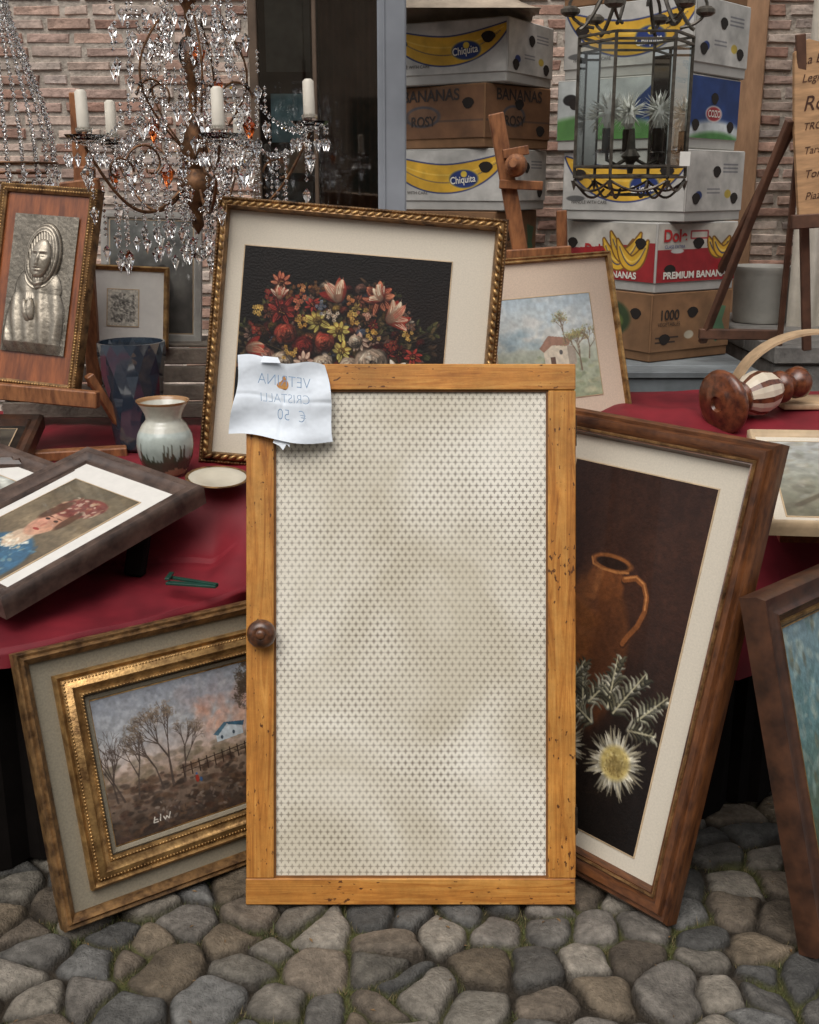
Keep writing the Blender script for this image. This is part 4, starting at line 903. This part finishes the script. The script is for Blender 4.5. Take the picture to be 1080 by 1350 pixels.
# ---------------------------------------------------------------- candlestick and bentwood hoop
m_strip=M('ivory_inlay',rgb(214,200,178),rough=.4,var=.1);m_dkw=M('dark_turned_wood',rgb(116,66,40),rough=.3,var=.35,scale=40,col2=rgb(64,33,20),coat=.3)
ax_=Vector((.86,.46,.12)).normalized();o=V(.975,3.56,.935);sc_=1.15
mb=MB();mb.lathe([(r_*sc_,z_*sc_) for r_,z_ in [(0,.004),(.018,.004),(.022,-.004),(.05,-.002),(.056,.004),(.075,.004),(.088,.012),(.092,.022),(.086,.034),(.06,.044),(.04,.05),(.034,.062),(.042,.072),(.05,.08),(.045,.09)]],o,ax_,40,0)
n=24
prf=[(.040,.09),(.058,.12),(.064,.15),(.054,.19),(.036,.215)]
t1=ax_.cross(V(0,0,1)).normalized();t2=ax_.cross(t1)
for i in range(n):
    q0=6.283*i/n;q1=6.283*(i+1)/n
    for k_ in range(len(prf)-1):
        pts=[o+(ax_*z_+(t1*math.cos(q)+t2*math.sin(q))*r_)*sc_ for (r_,z_,q) in ((prf[k_][0],prf[k_][1],q0),(prf[k_][0],prf[k_][1],q1),(prf[k_+1][0],prf[k_+1][1],q1),(prf[k_+1][0],prf[k_+1][1],q0))]
        mb.add(pts,[(0,1,2,3)],1 if i%3 else 0)
mb.lathe([(r_*sc_,z_*sc_) for r_,z_ in [(.036,.215),(.046,.225),(.046,.24),(.034,.25),(.03,.27),(.044,.285),(.046,.31),(.03,.33),(0,.335)]],o,ax_,30,0)
mb.obj('turned_wood_candlestick',[m_dkw,m_strip],smooth=True)
mb=MB();v=[];f=[]
for i,t in enumerate(np.linspace(-.2,3.3,30)):
    c_=V(1.36-.27*math.cos(t),3.80,.91+.22*math.sin(t));nn=V(-math.cos(t),0,math.sin(t))
    for dy in (-.045,.045):
        for dr in (0,.008): v.append(c_+V(0,dy,0)+nn*dr)
for i in range(29):
    a=i*4;f+=[(a,a+4,a+6,a+2),(a+1,a+3,a+7,a+5),(a,a+1,a+5,a+4),(a+2,a+6,a+7,a+3)]
mb.add(v,f);mb.bbox((1.24,3.72,.885),(1.62,3.90,.905),.003)
mb.obj('bentwood_basket_handle',M('bentwood',rgb(200,170,134),rough=.5,var=.2,scale=16),smooth=True)
# ---------------------------------------------------------------- bench with banana boxes
e=empty('grey_bench');mb=MB()
for i in range(6): mb.bbox((-.35,4.27+i*.165,.90),(1.33,4.27+i*.165+.158,.925),.003)
mb.bbox((-.35,4.28,.84),(1.32,4.30,.898),.003)
for x in (-.3,.5,1.25):
    for y in (4.32,5.15): mb.bar((x,y,0),(x,y,.898),.035,.035)
mb.obj('boards',M('grey_painted_boards',rgb(136,142,144),rough=.6,var=.2,scale=8,dirt=.3),e)
hole=M('hand_hole_dark',rgb(34,26,20),rough=.9)
tx_w=M('print_white',rgb(224,220,208),rough=.7,var=.05);tx_k=M('print_black',rgb(50,40,34),rough=.7);tx_r=M('print_red',rgb(178,40,40),rough=.7);tx_b=M('print_blue',rgb(38,64,130),rough=.7)
m_kraft=M('kraft_cardboard',rgb(136,100,68),rough=.85,var=.15,scale=10,dirt=.2);m_wcard=M('white_cardboard',rgb(184,181,174),rough=.8,var=.1,scale=8,dirt=.22)
def banana(cv,cx,cy,w,sag,th,col=(214,166,50),edge=(40,54,104)):
    for (cc,ex_) in ((edge,2.6),(col,0)):
        for t in np.linspace(-1,1,80):
            r_=(th*(1-abs(t)**2.4)+1.2)+ex_;cv.ell(cx+t*w,cy+sag*(1-t*t),r_,r_,cc,1,0,.1)
    for t in np.linspace(-.9,.9,70): cv.ell(cx+t*w,cy+sag*(1-t*t)-th*.30*(1-t*t),1.4,1.4,(232,196,92),.8)
    for t in np.linspace(-.85,.85,70): cv.ell(cx+t*w,cy+sag*(1-t*t)+th*.30*(1-t*t),1.2,1.2,(60,60,90),.7)
def boxface(kind,side):
    W_,H_=(200,96) if side==0 else (150,96)
    if kind=='blue_oval':
        cv=CV(W_,H_,(190,187,180))
        if side==0:
            banana(cv,W_*.52,8,W_*.50,46,24)
            cv.ell(W_*.68,54,25,19,(220,184,66));cv.ell(W_*.68,54,23,17,(34,54,112));cv.ell(W_*.68,45,5,6,(220,188,66))
            cv.ell(22,76,16,5,(60,60,60),.7)
        else:
            cv.ell(30,70,9,7,(34,54,112));cv.ell(108,68,9,7,(184,160,66))
            for y in (20,26,32): cv.stroke([(92,y),(132,y)],1,1,(120,120,124))
            for y in (60,66): cv.stroke([(52,y),(86,y)],.9,.9,(120,120,124))
    elif kind=='kraft':
        cv=CV(W_,H_,(120,84,56));cv.poly([(0,62),(W_,62),(W_,66),(0,66)],(66,56,52),.5)
        cv.ell(W_*.42,54,34 if side==0 else 26,20,(56,66,82),.85);cv.ell(W_*.42,54,30 if side==0 else 22,16,(122,87,60),.9)
    elif kind=='green_hill':
        cv=CV(W_,H_,(34,60,114));cv.ell(W_*.55,H_+14,W_*.75,44,(200,206,206));cv.ell(W_*.55,H_+24,W_*.7,36,(76,128,68))
        cv.ell(W_*.5,56,24,13,(220,216,208));cv.ell(W_*.5,56,21,11,(170,50,58))
        if side==0:
            cv.poly([(0,0),(W_*.8,0),(W_*.5,60),(0,70)],(190,194,190))
            cv.ell(W_*.3,H_,W_*.55,40,(86,132,70));cv.ell(W_*.1,30,12,9,(30,26,24))
    elif kind=='red_white':
        cv=CV(W_,H_,(194,188,176));cv.poly([(0,48),(W_,30),(W_,H_),(0,H_)],(156,38,42))
        if side==0:
            for dx in (-12,0,12): banana(cv,W_*.70+dx*1.2,16+abs(dx),30,38,10,edge=(120,80,30))
        else:
            cv=CV(W_,H_,(194,188,176));cv.poly([(0,42),(W_,40),(W_,H_),(0,H_)],(160,38,44))
            for dx in (-6,4): banana(cv,W_*.80+dx,24,20,24,7,edge=(120,80,30))
            cv.stroke([(60,12),(92,12),(92,24),(60,24),(60,12)],1,1,(164,48,52));cv.ell(36,44,12,4,(210,210,204))
    elif kind=='melon':
        cv=CV(W_,H_,(136,100,68))
        if side==0: cv.ell(W_*.6,44,40,30,(52,66,38));cv.ell(W_*.6,48,26,16,(106,118,56),.8);cv.ell(W_*.3,30,10,7,(30,24,20))
        else: cv.poly([(112,20),(140,26),(134,50),(142,70),(124,88),(108,70),(118,48)],(84,116,84));cv.ell(70,70,9,7,(182,172,150));cv.stroke([(8,72),(50,72)],1.4,1.4,(60,44,34));cv.stroke([(8,80),(44,80)],1.4,1.4,(60,44,34))
    cv.noise(6,.18,random.randrange(99));return cv
RX=Matrix.Rotation(math.radians(90),4,'X');RSide=Matrix.Rotation(math.radians(90),4,'Z')@RX
def banana_box(loc,yaw,kind,L_=.57,Wd=.45,Hh=.265):
    e=empty('banana_box',Matrix.Translation(loc)@Matrix.Rotation(-math.radians(yaw),4,'Z'))
    body=m_kraft if kind in('kraft','melon') else m_wcard
    mb=MB();mb.bbox((-L_+.004,.004,0),(-.004,Wd-.004,Hh-.01),.004);mb.bbox((-L_,0,.035),(0,Wd,Hh),.004);mb.obj('carton',body,e)
    zz0=.040;fh=Hh-.046
    for side,(wd) in ((0,L_),(1,Wd)):
        cv=boxface(kind,side);o_=cv.mesh('printed_face',wd-.012,fh,0,m_card,e)
        if side==0: o_.matrix_local=Matrix.Translation((-L_+.006,-.0015,zz0))@RX
        else: o_.matrix_local=Matrix.Translation((.0015,.006,zz0))@RSide
        mats=Matrix.Translation((-L_/2,-.003,Hh*.62))@RX if side==0 else Matrix.Translation((.003,Wd*.5,Hh*.66))@RSide
        mb=MB()
        for (hx,hy) in (((-.2,.01),(.2,.02)) if side==0 else ((0,.01),(-.15,-.09),(.15,-.09))):
            q_=[(hx+.026*math.cos(a)*(1 if math.sin(a)<0 else 1.25),hy+.022*math.sin(a),0) for a in np.linspace(0,6.283,14)[:-1]]
            mb.add(q_,[tuple(range(13))])
        mb.obj('hand_holes',hole,e,mats)
        base=Matrix.Translation((-L_/2,-.0035,0))@RX if side==0 else Matrix.Translation((.0035,Wd/2,0))@RSide
        h_=empty('print',base,e)
        if kind=='kraft':
            text('BANANAS',.062,V(0,.205,0),I4,tx_k,h_,sx=1.1,bold=.0012);text('ROSY',.055,V(-.04 if side==0 else -.03,.105,0),I4,tx_k,h_,bold=.001)
        if kind=='blue_oval' and side==0: text('Chiquita',.040,V(.099,.122,.001),Matrix.Rotation(.1,4,'Z'),tx_w,h_,sx=.85,bold=.0006);text('HANDLE WITH CARE',.018,V(-.15,.07,0),I4,tx_k,h_)
        if kind=='green_hill': text('COZO',.036,V(-.0,.130,.001),I4,tx_w,h_,bold=.0005)
        if kind=='red_white':
            if side==1: text('PREMIUM BANANAS',.036,V(0,.065,.001),I4,tx_w,h_,sx=1.15,bold=.0012);text('Dole',.064,V(-.13,.215,.001),I4,tx_r,h_,bold=.002);text('CLASS EXTRA',.018,V(-.13,.175,.001),I4,tx_b,h_)
            else: text('Dole',.064,V(-.06,.15,.001),I4,tx_r,h_,bold=.002);text('PREMIUM BANANAS',.036,V(.0,.06,.001),I4,tx_w,h_,sx=1.15,bold=.001)
        if kind=='melon' and side==1: text('1000',.055,V(-.13,.18,.001),I4,tx_k,h_,bold=.001);text('VEGETABLES',.022,V(-.13,.145,.001),I4,tx_k,h_)
rows=[(.945,4.485,57,'melon'),(.950,4.485,57,'red_white'),(1.045,4.47,43,'blue_oval'),(1.03,4.48,40,'green_hill'),(1.045,4.49,41,'blue_oval'),(1.03,4.5,42,'kraft')]
z=.927
for (x,y,a,kd) in rows: banana_box((x,y,z),a,kd,Hh=.267);z+=.2695
rows=[(.35,4.80,30,'kraft',.284),(.35,4.80,28,'melon',.284),(.385,4.79,28,'blue_oval',.245),(.30,4.80,42,'kraft',.245),(.385,4.79,30,'blue_oval',.24)]
z=.927
for (x,y,a,kd,hh_) in rows: banana_box((x,y,z),a,kd,Hh=hh_);z+=hh_+.003
P=np.zeros((60,100,3));v_,u_=np.mgrid[0:1:60j,0:1:100j]
P[...,0]=-.12+u_*.62;P[...,1]=4.62+v_*.5;P[...,2]=z+.002+(.11*np.sin(np.clip(u_,0,1)*np.pi)*np.sin(v_*np.pi)+.09*(fbm(u_,v_,6,4)-.3)*np.sin(v_*np.pi))
gridmesh('crumpled_paper_bags',P,None,M('paper_bag',rgb(176,160,140),rough=.7,var=.2,bump=.4,bscale=20),flip=True)
# ---------------------------------------------------------------- building
bld=empty('brick_building')
WY=5.72
random.seed(5)
def wallrect(mbv,cols,x0,x1,z0,z1):
    zc=z0;row=0
    while zc<z1:
        x=x0-(.12 if row%2 else 0)*random.uniform(.8,1.1)
        while x<x1:
            l=random.choice([.22,.23,.24,.12,.21])
            a=max(x,x0)+.003;b_=min(x+l,x1)-.003
            if b_-a>.03:
                h_=.046+random.uniform(-.005,.004);dy=random.uniform(-.006,.006);t=.012
                j=lambda s_:random.uniform(-s_,s_)
                fy=WY-.016+dy
                q=[(a+j(.005),WY,zc+j(.004)),(b_+j(.005),WY,zc+j(.004)),(b_+j(.005),WY,zc+h_+j(.004)),(a+j(.005),WY,zc+h_+j(.004))]
                q2=[(p[0]+(t*.6 if i in(0,3) else -t*.6),fy+j(.003),p[2]+(t*.5 if i<2 else -t*.5)) for i,p in enumerate(q)]
                mbv.add(q+q2,[(4,5,6,7),(0,1,5,4),(1,2,6,5),(2,3,7,6),(3,0,4,7)])
                c=random.choice([(188,152,134),(198,166,148),(178,140,122),(204,180,164),(192,170,156),(166,130,114),(208,190,176),(184,156,142),(176,160,150)])
                cc=lin(np.array(c)/255.)*random.uniform(.8,1.1);cols+= [cc]*8
            x+=l+.010
        zc+=.0605;row+=1
mb=MB();cols=[]
wallrect(mb,cols,-3.2,-.75,0,3.4);wallrect(mb,cols,-.06,1.50,.0,3.4);wallrect(mb,cols,1.66,3.2,0,3.4);wallrect(mb,cols,-.75,-.06,0,.75);wallrect(mb,cols,-.75,-.06,2.9,3.4)
m_brick=M('old_brick',(1,1,1),rough=.9,attr='Col',var=.38,scale=16,bump=.6,bscale=50,dirt=.25)
o=mb.obj('bricks',m_brick,bld);at=o.data.color_attributes.new('Col','FLOAT_COLOR','POINT');cc=np.ones((len(cols),4),np.float32);cc[:,:3]=np.array(cols);at.data.foreach_set('color',cc.reshape(-1))
m_mort=M('lime_mortar',rgb(192,180,166),rough=.95,var=.25,scale=30,bump=.6,bscale=60,dirt=.2)
mb=MB()
for (a,b_,c_,d_) in ((-3.2,-.75,0,3.4),(-.06,3.2,0,3.4),(-.75,-.06,0,.75),(-.75,-.06,2.9,3.4)): mb.box((a,WY-.006,c_),(b_,WY+.25,d_))
mb.box((-4.5,WY-.02,3.4),(4.5,WY+.3,6.5))
mb.box((-4.5,WY-.02,0),(-3.2,WY+.3,3.4));mb.box((3.2,WY-.02,0),(4.5,WY+.3,3.4))
mb.obj('mortar_and_upper_wall',m_mort,bld)
m_wf=M('window_frame_paint',rgb(96,78,62),rough=.5,var=.2);m_tan=M('tan_jamb',rgb(170,132,100),rough=.6,var=.2,scale=6,stretch=(4,4,1))
mb=MB();mb.bbox((-.75,WY-.03,.75),(-.71,WY+.03,2.9),.004);mb.bbox((-.12,WY-.03,.75),(-.06,WY+.03,2.9),.004);mb.bbox((-.455,WY-.02,.80),(-.435,WY+.03,2.9),.004);mb.bbox((-.75,WY-.06,.72),(-.06,WY+.03,.78),.004);mb.obj('window_frame',m_wf,bld)
mb=MB();mb.bbox((1.50,WY-.06,0),(1.655,WY+.1,3.4),.006);mb.obj('door_jamb',m_tan,bld)
mb=MB();mb.add([(-.72,WY-.005,.78),(-.1,WY-.005,.78),(-.1,WY-.005,2.9),(-.72,WY-.005,2.9)],[(0,1,2,3)]);mb.obj('window_glass',m_window,bld)
mb=MB();mb.box((-1.4,WY+1.2,.0),(.6,WY+1.25,3.2));mb.box((-1.4,WY+.26,.72),(.6,WY+1.2,.74));mb.box((-1.4,WY+.26,3.0),(.6,WY+1.2,3.05));mb.obj('dark_interior',M('interior_brown',rgb(74,62,52),rough=.9),bld)
P=np.zeros((20,80,3));v_,u_=np.mgrid[0:1:20j,0:1:80j];P[...,0]=-.43+u_*.34;P[...,1]=WY+.045+.012*np.sin(u_*38);P[...,2]=.78+v_*2.2
gridmesh('brown_curtain',P,None,M('brown_curtain_cloth',rgb(96,66,50),rough=.9,var=.3,scale=6),bld)
mb=MB();mb.box((-.66,WY+.02,1.80),(-.50,WY+.025,2.02),0);mb.box((-.70,WY+.05,.80),(-.47,WY+.055,1.62),1);mb.box((-.63,WY+.025,1.66),(-.49,WY+.03,1.76),2);mb.box((-.68,WY+.05,2.12),(-.47,WY+.055,2.7),1)  # grey panels behind the left pane stand in for reflections in the glass
mb.obj('posters_and_reflection_panels',[M('poster_blue',rgb(160,200,210),rough=.6,var=.3,scale=9),M('grey_reflection',rgb(110,108,100),rough=.7,var=.4,scale=5),M('poster_sand',rgb(184,150,116),rough=.7,var=.3,scale=12)],bld)
mb=MB();mb.bbox((-.118,4.45,0),(-.012,4.53,3.4),.006);mb.bbox((-.130,4.43,0),(0,4.55,.12),.006);mb.bbox((-.097,4.444,.13),(-.090,4.452,3.38),.001)
mb.obj('awning_post',M('blue_grey_paint',rgb(146,150,156),rough=.45,var=.1,scale=5,dirt=.2))
mb=MB()
for i in range(4):
    for j in range(3): mb.bbox((1.42+i*.5,4.42+j*.42,.93),(1.42+i*.5+.495,4.42+j*.42+.415,1.0),.006)
mb.bbox((1.43,4.44,-.02),(3.4,5.66,.929),.006);mb.obj('stone_platform',M('grey_stone',rgb(136,132,126),rough=.85,var=.25,scale=12,bump=.3,dirt=.2))
mb=MB();mb.lathe([(0,0),(.115,0),(.12,.01),(.128,.22),(.140,.235),(.142,.25),(.134,.25),(.124,.23),(.112,.02),(0,.015)],(1.60,5.25,1.003),(0,0,1),32);mb.obj('white_plastic_tub',M('white_plastic',rgb(190,188,180),rough=.5,var=.08,dirt=.2),smooth=True)
P=np.zeros((30,120,3));v_,u_=np.mgrid[0:1:30j,0:1:120j];P[...,0]=1.66+u_*1.2;P[...,1]=5.05+.03*np.sin(u_*60+v_)+.015*np.sin(u_*23);P[...,2]=1.0+v_*2.3
gridmesh('cream_curtain',P,None,M('cream_canvas',rgb(198,190,176),rough=.9,var=.1))
e=empty('sign_easel');mb=MB();dk=M('dark_easel_wood',rgb(100,68,50),rough=.6,var=.3)
mb.bar((1.33,4.20,1.82),(1.16,4.52,1.003),.032,.022);mb.bar((1.36,4.26,1.80),(1.20,4.9,1.003),.03,.022);mb.bar((1.34,4.20,2.1),(1.50,4.3,1.003),.032,.022);mb.bar((1.14,4.50,1.04),(1.46,4.5,1.035),.03,.04);mb.bar((1.36,4.18,1.475),(1.75,4.18,1.50),.03,.05)
mb.bar((1.38,4.24,1.9),(1.44,4.44,1.003),.02,.02)
mb.obj('tripod',[dk],e)
e=empty('wooden_sign_board',axes((1.384,4.17,1.485),(.985,.05,.10),(-.20,.05,.97)))
mb=MB();pp=[(0,0),(.42,0),(.43,.30),(.41,.58),(.30,.60),(.12,.575),(.05,.60),(.0,.56),(-.008,.3)];n=len(pp)
mb.add([(x,y,.0) for x,y in pp]+[(x,y,-.02) for x,y in pp],[tuple(range(n)),tuple(range(n,2*n))[::-1]]+[(i,i+n,(i+1)%n+n,(i+1)%n) for i in range(n)]);mb.obj('board',M('live_edge_board',rgb(190,148,106),rough=.6,var=.25,scale=6,stretch=(1,6,1)),e)
m_burn=M('burnt_lettering',rgb(76,44,28),rough=.8)
for (t_,y,s_) in (('La Bottega',.53,.042),('Legno Creativo',.47,.038),('Rollo',.385,.070),('TROMA',.31,.034),('Tarsie Arte',.23,.034),('Torino 10',.15,.038),('Piazza Maria',.075,.036)): text(t_,s_,V(.02,y,.002),Matrix.Rotation(.05,4,'Z'),m_burn,e,align='LEFT',shear=.35)
# ---------------------------------------------------------------- unseen house added behind the camera to cut front sky light and reflections
e=empty('sky_blocking_house');mb=MB();mb.box((-14,-13,0),(14,-10,8.5));mb.box((-14.3,-13.2,8.5),(14.3,-9.7,8.8));mb.obj('walls',M('ochre_plaster',rgb(190,170,146),rough=.9,var=.15,scale=2),e)
mb=MB();mb2=MB()
for i in range(9):
    for z in (1.0,4.8):
        x=-12.5+i*3;mb.box((x,-9.99,z),(x+1.1,-9.97,z+2.1))
        mb2.box((x-.55,-9.99,z),(x-.02,-9.93,z+2.1));mb2.box((x+1.12,-9.99,z),(x+1.65,-9.93,z+2.1))
mb.obj('windows',m_walnutdk,e);mb2.obj('shutters',M('green_shutters',rgb(70,84,70),rough=.7),e)
